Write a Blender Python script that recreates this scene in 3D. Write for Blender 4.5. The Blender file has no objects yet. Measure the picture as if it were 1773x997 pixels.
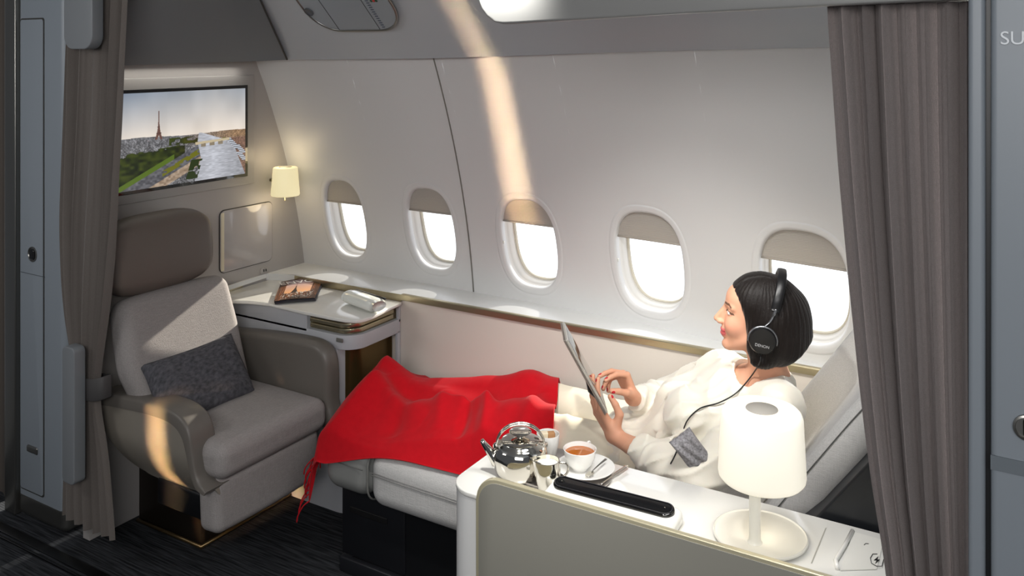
import bpy, bmesh, math, random
import numpy as np
from mathutils import Vector, Matrix

# ------------------------------------------------------------------ camera, light, exposure
CAM_H = 1.85
W_, H_ = 1773.0, 997.0
FPX, HOR, CX = 1522.0, 90.0, 886.5
YAW = math.atan(0.6005)
scn = bpy.context.scene
col = scn.collection
cd = bpy.data.cameras.new('camera'); cam = bpy.data.objects.new('camera', cd); col.objects.link(cam)
cam.location = (0, 0, CAM_H); cam.rotation_euler = (math.pi/2, 0, YAW)
cd.sensor_fit = 'HORIZONTAL'; cd.sensor_width = 36.0; cd.lens = FPX/W_*36.0
cd.shift_y = -(H_/2-HOR)/W_
cd.clip_start = 0.05
scn.camera = cam
scn.view_settings.view_transform = 'Standard'
scn.view_settings.look = 'None'
scn.view_settings.exposure = 0.0
scn.view_settings.gamma = 1.0
scn.view_settings.use_curve_mapping = False

world = bpy.data.worlds.new('sky'); scn.world = world; world.use_nodes = True
nt = world.node_tree; nt.nodes.clear()
tc = nt.nodes.new('ShaderNodeTexCoord'); sep = nt.nodes.new('ShaderNodeSeparateXYZ')
mr = nt.nodes.new('ShaderNodeMapRange'); mr.inputs[1].default_value = -0.05; mr.inputs[2].default_value = 0.35
mx = nt.nodes.new('ShaderNodeMix'); mx.data_type = 'RGBA'
mx.inputs[6].default_value = (0.080, 0.085, 0.095, 1); mx.inputs[7].default_value = (1.75, 1.80, 1.88, 1)
bg = nt.nodes.new('ShaderNodeBackground'); wo = nt.nodes.new('ShaderNodeOutputWorld')
nt.links.new(tc.outputs['Generated'], sep.inputs[0]); nt.links.new(sep.outputs[1], mr.inputs[0])
nt.links.new(mr.outputs[0], mx.inputs[0]); nt.links.new(mx.outputs[2], bg.inputs[0]); nt.links.new(bg.outputs[0], wo.inputs[0])

def light(name, kind, loc, target, energy, color, **kw):
    l = bpy.data.lights.new(name, kind); o = bpy.data.objects.new(name, l); col.objects.link(o)
    o.location = loc; d = Vector(target)-Vector(loc)
    o.rotation_euler = d.to_track_quat('-Z', 'Y').to_euler()
    l.energy = energy; l.color = color
    for k, v in kw.items(): setattr(l, k, v)
    return o
SUN_D = (-0.12, -1.0, -0.35)
light('sun', 'SUN', (0, 6, 4), (SUN_D[0], 6+SUN_D[1], 4+SUN_D[2]), 10.0, (1.0, 0.93, 0.80), angle=0.012)
light('added_second_sun', 'SUN', (0, 6, 4), (-0.03, 5, 3.05), 2.2, (1.0, 0.95, 0.86), angle=0.012)  # second sun, added to throw bright spots on the window ledge
# unseen area lights added to brighten the suite, the key light first
light('added_key_aft', 'AREA', (0.1, -0.7, 2.2), (-0.7, 2.6, 0.95), 52, (1.0, 0.985, 0.97), shape='RECTANGLE', size=1.8, size_y=0.8)
light('added_suite_fill', 'AREA', (-0.55, 1.80, 2.17), (-0.85, 2.25, 0.75), 4.2, (1.0, 0.985, 0.97), shape='RECTANGLE', size=0.5, size_y=0.2, spread=math.radians(95))  # unseen fill, added to lift the woman and the console
light('added_fill_forward', 'AREA', (-3.2, 0.2, 2.1), (-3.1, 2.2, 0.9), 9, (1.0, 0.98, 0.96), shape='RECTANGLE', size=1.0, size_y=0.4)  # unseen fill, added to brighten the left partition side
# low sun reaching across the cabin through a gap in the curtains of the opposite side
light('sun_shaft_wall', 'AREA', (-1.66, -0.6, 1.75), (-1.80, 3.0, 1.62), .6, (1.0, 0.66, 0.38), shape='RECTANGLE', size=0.04, size_y=1.3, spread=math.radians(3))
light('sun_shaft_seat', 'AREA', (-2.56, -0.5, 0.95), (-2.66, 2.0, 0.36), .5, (1.0, 0.62, 0.32), shape='RECTANGLE', size=0.03, size_y=0.5, spread=math.radians(3))

# ------------------------------------------------------------------ helpers
cy_, sy_ = math.cos(YAW), math.sin(YAW)
FW = np.array([-sy_, cy_, 0.0]); RT = np.array([cy_, sy_, 0.0]); UP = np.array([0, 0, 1.0])
def ray(px, py): return FW + RT*(px-CX)/FPX + UP*(HOR-py)/FPX
def P(px, py, X=None, Y=None, Z=None):
    d = ray(px, py)
    if X is not None: k = X/d[0]
    elif Y is not None: k = Y/d[1]
    else: k = (Z-CAM_H)/d[2]
    return np.array([0, 0, CAM_H]) + d*k
def lin(c):
    if isinstance(c, str): c = tuple(int(c[i:i+2], 16)/255 for i in (0, 2, 4))
    return tuple(((x/12.92) if x <= .04045 else ((x+.055)/1.055)**2.4) for x in c)
MATS = {}
def mat(name, c, rough=.5, metal=0., bump=0., bscale=60., var=0., vscale=8., coat=0., emit=None, estr=1., stretch=(1,1,1), spec=.5, trans=0., sheen=0., attr=None, kind='noise', sss=0., ior=None):
    if name in MATS: return MATS[name]
    m = bpy.data.materials.new(name); m.use_nodes = True; MATS[name] = m
    n = m.node_tree.nodes; L = m.node_tree.links; b = n['Principled BSDF']
    c4 = (*lin(c), 1)
    b.inputs['Base Color'].default_value = c4
    b.inputs['Roughness'].default_value = rough; b.inputs['Metallic'].default_value = metal
    b.inputs['Coat Weight'].default_value = coat; b.inputs['Specular IOR Level'].default_value = spec
    b.inputs['Sheen Weight'].default_value = sheen
    b.inputs['Transmission Weight'].default_value = trans
    b.inputs['Subsurface Weight'].default_value = sss
    if ior: b.inputs['IOR'].default_value = ior
    if sss: b.inputs['Subsurface Radius'].default_value = (.012, .005, .003); b.inputs['Subsurface Scale'].default_value = 1.0
    if emit: b.inputs['Emission Color'].default_value = (*lin(emit), 1); b.inputs['Emission Strength'].default_value = estr
    src = None
    if attr:
        a = n.new('ShaderNodeVertexColor'); a.layer_name = attr; L.new(a.outputs[0], b.inputs['Base Color']); src = a.outputs[0]
    t = n.new('ShaderNodeTexCoord'); mp = n.new('ShaderNodeMapping'); mp.inputs['Scale'].default_value = stretch; L.new(t.outputs['Object'], mp.inputs[0])
    if kind == 'weave':   # linen: two crossed stretched noises
        outs = []
        for st in ((1, 12, 12), (12, 1, 12), (12, 12, 1)):
            m2 = n.new('ShaderNodeMapping'); m2.inputs['Scale'].default_value = st; L.new(t.outputs['Object'], m2.inputs[0])
            q = n.new('ShaderNodeTexNoise'); q.inputs['Scale'].default_value = bscale; q.inputs['Detail'].default_value = 1; L.new(m2.outputs[0], q.inputs['Vector']); outs.append(q.outputs[0])
        ad = n.new('ShaderNodeMath'); ad.operation = 'ADD'; L.new(outs[0], ad.inputs[0]); L.new(outs[1], ad.inputs[1])
        a2 = n.new('ShaderNodeMath'); a2.operation = 'ADD'; L.new(ad.outputs[0], a2.inputs[0]); L.new(outs[2], a2.inputs[1])
        r = n.new('ShaderNodeMapRange'); r.inputs[1].default_value = 1.1; r.inputs[2].default_value = 1.9; r.inputs[3].default_value = 1-var; r.inputs[4].default_value = 1+var*.5; L.new(a2.outputs[0], r.inputs[0])
        mm = n.new('ShaderNodeVectorMath'); mm.operation = 'SCALE'; mm.inputs[0].default_value = c4[:3]; L.new(r.outputs[0], mm.inputs['Scale']); L.new(mm.outputs[0], b.inputs['Base Color'])
        bp = n.new('ShaderNodeBump'); bp.inputs['Strength'].default_value = bump; bp.inputs['Distance'].default_value = .002; L.new(a2.outputs[0], bp.inputs['Height']); L.new(bp.outputs[0], b.inputs['Normal'])
        return m
    if var > 0:
        q = n.new('ShaderNodeTexNoise'); q.inputs['Scale'].default_value = vscale; q.inputs['Detail'].default_value = 3; L.new(mp.outputs[0], q.inputs['Vector'])
        r = n.new('ShaderNodeMapRange'); r.inputs[1].default_value = .3; r.inputs[2].default_value = .7; r.inputs[3].default_value = 1-var; r.inputs[4].default_value = 1+var; L.new(q.outputs[0], r.inputs[0])
        mm = n.new('ShaderNodeVectorMath'); mm.operation = 'SCALE'
        if src: L.new(src, mm.inputs[0])
        else: mm.inputs[0].default_value = c4[:3]
        L.new(r.outputs[0], mm.inputs['Scale']); L.new(mm.outputs[0], b.inputs['Base Color'])
    if bump > 0:
        q = n.new('ShaderNodeTexNoise'); q.inputs['Scale'].default_value = bscale; q.inputs['Detail'].default_value = 2; L.new(mp.outputs[0], q.inputs['Vector'])
        bp = n.new('ShaderNodeBump'); bp.inputs['Strength'].default_value = bump; bp.inputs['Distance'].default_value = .002; L.new(q.outputs[0], bp.inputs['Height']); L.new(bp.outputs[0], b.inputs['Normal'])
    return m

def new_mesh(name, V, F, m, parent=None, smooth=True, colors=None, auto=None):
    V = np.asarray(V, float)
    if parent is not None: V = V - np.array(parent['_w'])
    me = bpy.data.meshes.new(name); me.from_pydata([tuple(v) for v in V], [], [tuple(f) for f in F]); me.validate(); me.update()
    me.materials.append(m)
    if smooth:
        me.polygons.foreach_set('use_smooth', [True]*len(me.polygons))
        if auto: 
            me.set_sharp_from_angle(angle=math.radians(auto))
    if colors is not None:
        a = me.color_attributes.new('col', 'FLOAT_COLOR', 'POINT')
        C = np.ones((len(V), 4)); C[:, :3] = colors; a.data.foreach_set('color', C.ravel())
    o = bpy.data.objects.new(name, me); col.objects.link(o)
    if parent is not None:
        o.parent = parent; o['_w'] = tuple(parent['_w'])
    else: o['_w'] = (0, 0, 0)
    return o
def tag(o, label, cat, group=None, kind=None):
    if label: o['label'] = label
    if cat: o['category'] = cat
    if group: o['group'] = group
    if kind: o['kind'] = kind
    return o
def thing(name, label, cat, loc=(0,0,0), group=None, kind=None):
    o = bpy.data.objects.new(name, None); col.objects.link(o); o.location = tuple(float(v) for v in loc); o['_w'] = tuple(float(v) for v in loc)
    o.empty_display_size = .05
    return tag(o, label, cat, group, kind)
def struct(name, V, F, m, **k):
    o = new_mesh(name, V, F, m, **k); o['kind'] = 'structure'; return o
class MB:
    def __init__(s): s.V = []; s.F = []; s.n = 0
    def add(s, V, F):
        V = np.asarray(V, float); s.V.append(V); s.F += [tuple(int(i)+s.n for i in f) for f in F]; s.n += len(V); return s
    def build(s, name, m, parent=None, **k): return new_mesh(name, np.vstack(s.V), s.F, m, parent, **k)
def bm_out(bm):
    bm.verts.index_update(); V = [v.co[:] for v in bm.verts]; F = [[v.index for v in f.verts] for f in bm.faces]; bm.free(); return np.array(V), F
def box(lo, hi, bev=0., seg=3):
    bm = bmesh.new(); bmesh.ops.create_cube(bm, size=1)
    lo = np.array(lo, float); hi = np.array(hi, float)
    for v in bm.verts: v.co = Vector(((lo+hi)/2 + np.array(v.co)*(hi-lo)))
    if bev > 0: bmesh.ops.bevel(bm, geom=bm.edges[:], offset=bev, segments=seg, profile=.5, affect='EDGES')
    return bm_out(bm)
def prism(outline, thick, bev=0., seg=3):
    """outline: list of 3-D points (planar polygon); extruded by vector thick; rims bevelled"""
    bm = bmesh.new(); th = Vector([float(x) for x in thick])
    vs = [bm.verts.new([float(x) for x in p]) for p in outline]
    f = bm.faces.new(vs); r = bmesh.ops.extrude_face_region(bm, geom=[f])
    nv = [g for g in r['geom'] if isinstance(g, bmesh.types.BMVert)]
    for v in nv: v.co += th
    bmesh.ops.recalc_face_normals(bm, faces=bm.faces)
    if bev > 0:
        ed = [e for e in bm.edges if any(len(fc.verts) > 4 or True for fc in e.link_faces) and len({fc for fc in e.link_faces if len(fc.verts) == len(outline)}) == 1]
        bmesh.ops.bevel(bm, geom=ed, offset=bev, segments=seg, profile=.5, affect='EDGES')
    return bm_out(bm)
def lathe(prof, c=(0,0,0), n=48, a0=0, a1=2*math.pi):
    V = []; F = []; full = abs(a1-a0-2*math.pi) < 1e-6; m = n if full else n+1
    for r, z in prof:
        for i in range(m):
            a = a0+(a1-a0)*i/n; V.append((c[0]+r*math.cos(a), c[1]+r*math.sin(a), c[2]+z))
    for j in range(len(prof)-1):
        for i in range(n):
            i2 = (i+1) % m if full else i+1
            F.append((j*m+i, j*m+i2, (j+1)*m+i2, (j+1)*m+i))
    if full and len(prof) > 2:
        if prof[0][0] > 1e-5: F.append(tuple(range(m))[::-1])
        if prof[-1][0] > 1e-5: F.append(tuple((len(prof)-1)*m+i for i in range(m)))
    return np.array(V), F
def catmull(pts, n=8):
    p = [np.array(q, float) for q in pts]; p = [2*p[0]-p[1]]+p+[2*p[-1]-p[-2]]; out = []
    for i in range(1, len(p)-2):
        for k in range(n):
            t = k/n; out.append(.5*((2*p[i])+(-p[i-1]+p[i+1])*t+(2*p[i-1]-5*p[i]+4*p[i+1]-p[i+2])*t*t+(-p[i-1]+3*p[i]-3*p[i+1]+p[i+2])*t**3))
    out.append(p[-2]); return out
def tube(pts, r, n=10, caps=True, flat=None):
    pts = [np.array(p, float) for p in pts]; m = len(pts)
    rr = [r]*m if np.isscalar(r) else list(r)
    T = [pts[min(i+1, m-1)]-pts[max(i-1, 0)] for i in range(m)]; T = [t/(np.linalg.norm(t)+1e-12) for t in T]
    ref = np.array([0, 0, 1.]) if abs(T[0][2]) < .9 else np.array([1., 0, 0])
    u = np.cross(T[0], ref); u /= np.linalg.norm(u); V = []
    for i in range(m):
        u = u-T[i]*np.dot(u, T[i]); u /= np.linalg.norm(u); w = np.cross(T[i], u)
        for k in range(n):
            a = 2*math.pi*k/n; V.append(pts[i]+rr[i]*(math.cos(a)*u+math.sin(a)*w*(flat or 1)))
    F = [(i*n+k, i*n+(k+1) % n, (i+1)*n+(k+1) % n, (i+1)*n+k) for i in range(m-1) for k in range(n)]
    if caps: F.append(tuple(range(n))[::-1]); F.append(tuple((m-1)*n+k for k in range(n)))
    return np.array(V), F
def grid_faces(nu, nv, wrap=False):
    F = []
    for i in range(nu-1):
        for j in range(nv-(0 if wrap else 1)):
            j2 = (j+1) % nv; F.append((i*nv+j, (i+1)*nv+j, (i+1)*nv+j2, i*nv+j2))
    return F
def _axis(h, r, inner, m=5):
    e = [r*math.tan(math.pi/4*k/m) for k in range(m, -1, -1)]
    a = [-(h-r)-x for x in e]; i = list(np.linspace(-(h-r), h-r, inner+1))[1:-1]
    return np.array(a+i+[-x for x in a[::-1]])
def rbox(c, h, r, inner=8, deform=None, rot=None):
    """rounded box with a dense grid skin. c centre, h half sizes, r edge radius; deform(local Nx3)->local"""
    h = np.array(h, float); r = min(r, h.min()*.999)
    ax = [_axis(h[k], r, inner) for k in range(3)]; V = []; F = []; n0 = 0
    for k in range(3):
        a, b = (k+1) % 3, (k+2) % 3
        A, B = np.meshgrid(ax[a], ax[b], indexing='ij')
        for s in (-1, 1):
            p = np.zeros((A.size, 3)); p[:, a] = A.ravel(); p[:, b] = B.ravel(); p[:, k] = s*h[k]
            V.append(p); f = np.array(grid_faces(len(ax[a]), len(ax[b])))+n0
            if s < 0: f = f[:, ::-1]
            F += [tuple(x) for x in f]; n0 += A.size
    V = np.vstack(V); inn = np.clip(V, -(h-r), h-r); d = V-inn; d /= np.linalg.norm(d, axis=1)[:, None]+1e-12
    V = inn+d*r
    # weld
    key = np.round(V/1e-6).astype(np.int64); _, idx, inv = np.unique(key, axis=0, return_index=True, return_inverse=True); inv = inv.ravel()
    V = V[idx]; F = [tuple(dict.fromkeys(int(inv[i]) for i in f)) for f in F]; F = [f for f in F if len(f) > 2]
    if deform: V = deform(V)
    if rot is not None: V = V @ np.array(rot).T
    return V+np.array(c), F
def rotm(axis, deg): return np.array(Matrix.Rotation(math.radians(deg), 3, axis))
def rrect(cx, cy, hx, hy, r, n=6):
    out = []
    for k, (sx, sy) in enumerate(((1, 1), (-1, 1), (-1, -1), (1, -1))):
        for i in range(n+1):
            a = math.pi/2*(k+i/n); out.append((cx+sx*(hx-r)+r*math.cos(a), cy+sy*(hy-r)+r*math.sin(a)))
    return out
def vnoise(p, seed=0):
    """smooth value noise, p Nx3"""
    p = np.asarray(p, float); i = np.floor(p).astype(np.int64); f = p-i; f = f*f*(3-2*f)
    def hsh(a):
        n = (a[:, 0]*374761393+a[:, 1]*668265263+a[:, 2]*2147483647+seed*1274126177) & 0x7fffffff
        n = (n ^ (n >> 13))*1274126177 & 0x7fffffff; n = n ^ (n >> 16); return (n & 0xffff)/65535.0
    out = 0
    for dx in (0, 1):
        for dy in (0, 1):
            for dz in (0, 1):
                w = (f[:, 0] if dx else 1-f[:, 0])*(f[:, 1] if dy else 1-f[:, 1])*(f[:, 2] if dz else 1-f[:, 2])
                out = out+w*hsh(i+np.array([dx, dy, dz]))
    return out
def text_mesh(body, size, extrude=0.0008):
    cu = bpy.data.curves.new('txt', 'FONT'); cu.body = body; cu.size = size; cu.extrude = extrude; cu.align_x = 'CENTER'; cu.align_y = 'CENTER'
    o = bpy.data.objects.new('txt', cu); col.objects.link(o); dg = bpy.context.evaluated_depsgraph_get()
    me = o.evaluated_get(dg).to_mesh(); V = np.array([v.co[:] for v in me.vertices]); F = [tuple(p.vertices) for p in me.polygons]
    o.evaluated_get(dg).to_mesh_clear(); bpy.data.objects.remove(o); bpy.data.curves.remove(cu); return V, F
def frame_xf(V, o, ux, uy, uz=None):
    ux = np.array(ux, float); ux /= np.linalg.norm(ux); uy = np.array(uy, float); uy = uy-ux*np.dot(ux, uy); uy /= np.linalg.norm(uy); uz = np.cross(ux, uy)
    return np.array(o)+V[:, :1]*ux+V[:, 1:2]*uy+V[:, 2:3]*uz

# signed-distance modelling (used for the figure, clothing and hair)
def capsule(p, a, b, ra, rb):
    a = np.array(a, float); b = np.array(b, float); ab = b-a; t = np.clip(((p-a) @ ab)/(ab @ ab+1e-12), 0, 1)
    return np.linalg.norm(p-a-t[:, None]*ab, axis=1)-(ra+(rb-ra)*t)
def ell(p, c, r, R=None):
    q = p-np.array(c); 
    if R is not None: q = q @ np.array(R)
    r = np.array(r, float); k0 = np.linalg.norm(q/r, axis=1); k1 = np.linalg.norm(q/(r*r), axis=1)+1e-9
    return k0*(k0-1)/k1
def smin(a, b, k):
    h = np.clip(.5+.5*(b-a)/k, 0, 1); return b*(1-h)+a*h-k*h*(1-h)
def smax(a, b, k): return -smin(-a, -b, k)
def surf(fn, lo, hi, h):
    lo = np.array(lo, float); hi = np.array(hi, float); K = 4
    nc = np.ceil((hi-lo)/(h*K)).astype(int); n = nc*K
    ax = [lo[k]+(np.arange(nc[k])+.5)*h*K-h*.5 for k in range(3)]
    G = np.stack(np.meshgrid(*ax, indexing='ij'), -1).reshape(-1, 3)
    def ev(Q):
        return np.concatenate([fn(Q[i:i+200000]) for i in range(0, len(Q), 200000)])
    dc = ev(G).reshape(nc); full = np.repeat(np.repeat(np.repeat(dc, K, 0), K, 1), K, 2).astype(np.float32)
    act = np.abs(full) < h*K*2.2; idx = np.argwhere(act)
    full[act] = ev(lo+idx*h)
    s = full < 0
    mixc = np.zeros(n-1, bool); s0 = s[:-1, :-1, :-1]
    for d in np.ndindex(2, 2, 2): mixc |= s[d[0]:n[0]-1+d[0], d[1]:n[1]-1+d[1], d[2]:n[2]-1+d[2]] != s0
    cells = np.argwhere(mixc); cid = -np.ones(n-1, np.int32); cid[tuple(cells.T)] = np.arange(len(cells))
    acc = np.zeros((len(cells), 3)); cnt = np.zeros(len(cells)); cor = list(np.ndindex(2, 2, 2))
    for i, a in enumerate(cor):
        for b in cor[i+1:]:
            if sum(abs(a[k]-b[k]) for k in range(3)) != 1: continue
            va = full[tuple((cells+a).T)]; vb = full[tuple((cells+b).T)]; m = (va < 0) != (vb < 0)
            t = np.where(m, va/(va-vb+1e-20), 0)[:, None]
            acc += np.where(m[:, None], np.array(a)+t*(np.array(b)-np.array(a)), 0); cnt += m
    V = lo+(cells+acc/cnt[:, None])*h; F = []
    for k in range(3):
        a, b = (k+1) % 3, (k+2) % 3
        sl0 = [slice(None)]*3; sl1 = [slice(None)]*3; sl0[k] = slice(0, -1); sl1[k] = slice(1, None)
        e = np.argwhere(s[tuple(sl0)] != s[tuple(sl1)]); e = e[(e[:, a] > 0) & (e[:, b] > 0) & (e[:, a] < n[a]-1) & (e[:, b] < n[b]-1)]
        sg = s[tuple(e.T)]
        q = []
        for da, db in ((0, 0), (-1, 0), (-1, -1), (0, -1)):
            c = e.copy(); c[:, a] += da; c[:, b] += db; q.append(cid[tuple(c.T)])
        q = np.stack(q, 1); ok = (q >= 0).all(1); q = q[ok]; sg = sg[ok]
        q[~sg] = q[~sg][:, ::-1]
        F += [tuple(x) for x in q.tolist()]
    return V, F

# ------------------------------------------------------------------ materials
M_wall = mat('wall_plastic', 'd5d5d5', .42, bump=.02, bscale=700, spec=.4)
M_bulk = mat('bulkhead_plastic', 'a8a4a1', .42, spec=.4)
M_ledge = mat('ledge_white', 'dcdddc', .28, spec=.5)
M_white = mat('gloss_white', 'e4e3de', .18, coat=.4)
M_panel = mat('lower_panel', 'd5cdc4', .5)
M_gold = mat('champagne_metal', 'b8ad90', .3, metal=.85)
M_groove = mat('dark_groove', '3a3936', .7)
M_greyp = mat('cool_grey_panel', '8d959d', .4)
M_black = mat('black_plastic', '0b0c0f', .45)
M_gblack = mat('gloss_black', '08080a', .08, coat=.5)
M_steel = mat('polished_steel', 'd8d4cc', .07, metal=1.)
M_dsteel = mat('brushed_metal', '8b8a86', .32, metal=.9)
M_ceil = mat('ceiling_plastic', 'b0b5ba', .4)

# ------------------------------------------------------------------ shell
def Y0(X):
    return np.interp(X, [-3.6, -3.03, -2.53, -1.91, -1.37, -.975, -.5, .2], [3.165, 3.164, 3.158, 3.147, 3.118, 3.066, 2.985, 2.84])
_xs = np.linspace(-3.7, .4, 200); _ys = Y0(_xs); _k = np.ones(21)/21; _ys2 = np.convolve(np.pad(_ys, 10, 'edge'), _k, 'valid')
def wallY(X, Z):
    h = np.maximum(np.asarray(Z, float)-.82, -.1)
    return np.interp(X, _xs, _ys2)-.146*h-.17*h*h
def wall_hit(px, py, off=0.):
    d = ray(px, py); k = 3.
    for _ in range(30):
        p = d*k+np.array([0, 0, CAM_H]); k += (wallY(p[0], p[2])+off-p[1])/d[1]*.8
    return np.array([0, 0, CAM_H])+d*k
def coveZ(X): return np.interp(X, [-3.2, -2.0, -1.2, -.3], [1.812, 1.825, 1.85, 1.868])

WIN = [(566, 630, 313, 445, 352), (708, 785, 327, 467, 368), (870, 962, 346, 499, 388), (1068, 1182, 369, 541, 417), (1316, 1470, 400, 598, 458)]
wins = []
for (xl, xr, yt, yb, ys) in WIN:
    ym = (yt+yb)/2; a = wall_hit(xl, ym); b = wall_hit(xr, ym); t = wall_hit((xl+xr)/2-4, yt); bo = wall_hit((xl+xr)/2+10, yb); sh = wall_hit((xl+xr)/2, ys)
    wins.append(dict(x=(a[0]+b[0])/2, hx=(b[0]-a[0])/2, z=(t[2]+bo[2])/2, hz=(t[2]-bo[2])/2, zs=sh[2]))
NA = 96
def sup(hx, hz, n=2.7, N=NA):
    a = np.arange(N)*2*np.pi/N; c, s = np.cos(a), np.sin(a)
    k = (np.abs(c)**n+np.abs(s)**n)**(-1/n); return np.stack([hx*k*c, hz*k*s], 1)
edges = [-3.09] + [(wins[i]['x']+wins[i+1]['x'])/2 for i in range(4)] + [.9]
ZB, ZT = .70, 1.93
wall = MB()
for i, w in enumerate(wins):
    x0, x1 = edges[i], edges[i+1]
    inner = sup(w['hx']+.0, w['hz'])+np.array([w['x'], w['z']])
    rel = inner-np.array([w['x'], w['z']])
    out = []
    for r in rel:
        tx = ((x1 if r[0] > 0 else x0)-w['x'])/r[0] if abs(r[0]) > 1e-9 else 1e9
        tz = ((ZT if r[1] > 0 else ZB)-w['z'])/r[1] if abs(r[1]) > 1e-9 else 1e9
        out.append(np.array([w['x'], w['z']])+r*min(tx, tz))
    out = np.array(out)
    for cxr in (x0, x1):
        for czr in (ZB, ZT):
            j = np.argmin(np.abs(out-np.array([cxr, czr])).sum(1)); out[j] = (cxr, czr)
    rings = []; d_in = np.linalg.norm(out-inner, axis=1)[:, None]
    # reveal: from outside in
    for sc, dy in ((.975, .050), (.977, .030), (.982, .014), (.99, .006), (1.0, .002)):
        q = rel*sc+np.array([w['x'], w['z']]); rings.append(np.stack([q[:, 0], wallY(inner[:, 0], inner[:, 1])+dy+.004, q[:, 1]], 1))
    for s_, dy in ((.004, .0005), (.010, -.0005), (.020, -.001), (.0265, -.001), (.028, .0006), (.030, -.0002), (.045, .0018), (.062, .0012), (.10, 0.)):
        q = inner+(out-inner)*np.minimum(s_/d_in, .95); rings.append(np.stack([q[:, 0], wallY(q[:, 0], q[:, 1])+dy, q[:, 1]], 1))
    for t in np.linspace(0, 1, 14)[1:]:
        base = inner+(out-inner)*np.minimum(.10/d_in, .9); q = base+(out-base)*t; rings.append(np.stack([q[:, 0], wallY(q[:, 0], q[:, 1]), q[:, 1]], 1))
    V = np.vstack(rings); F = [(a, d, c, b) for (a, b, c, d) in grid_faces(len(rings), NA, True)]
    wall.add(V, F)
w_obj = wall.build('wall_back', M_wall); w_obj['kind'] = 'structure'

def grad_mat():
    return M_wall
M_pane = bpy.data.materials.new('window_pane'); M_pane.use_nodes = True; n = M_pane.node_tree.nodes; L = M_pane.node_tree.links; n.clear()
_o = n.new('ShaderNodeOutputMaterial'); _t = n.new('ShaderNodeBsdfTransparent'); _g = n.new('ShaderNodeBsdfGlossy'); _g.inputs['Roughness'].default_value = .02; _m = n.new('ShaderNodeMixShader'); _m.inputs[0].default_value = .04
L.new(_t.outputs[0], _m.inputs[1]); L.new(_g.outputs[0], _m.inputs[2]); L.new(_m.outputs[0], _o.inputs[0])
M_shade = None
def shade_mat():
    m = bpy.data.materials.new('pleated_shade'); m.use_nodes = True; n = m.node_tree.nodes; L = m.node_tree.links; b = n['Principled BSDF']
    b.inputs['Base Color'].default_value = (*lin('b4afa8'), 1); b.inputs['Roughness'].default_value = .7
    tr = n.new('ShaderNodeBsdfTranslucent'); tr.inputs[0].default_value = (*lin('c4b9a8'), 1)
    mxs = n.new('ShaderNodeMixShader'); mxs.inputs[0].default_value = .12; L.new(b.outputs[0], mxs.inputs[1]); L.new(tr.outputs[0], mxs.inputs[2]); L.new(mxs.outputs[0], n['Material Output'].inputs[0])
    t = n.new('ShaderNodeTexCoord'); wv = n.new('ShaderNodeTexWave'); wv.bands_direction = 'Z'; wv.inputs['Scale'].default_value = 55; L.new(t.outputs['Object'], wv.inputs[0])
    bp = n.new('ShaderNodeBump'); bp.inputs['Strength'].default_value = .35; bp.inputs['Distance'].default_value = .002; L.new(wv.outputs[0], bp.inputs['Height']); L.new(bp.outputs[0], b.inputs['Normal'])
    return m
M_shade = shade_mat()
M_reveal = mat('window_reveal', 'dad8d4', .35)
M_seal = mat('window_seal', 'c9c3b4', .5)
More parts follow.
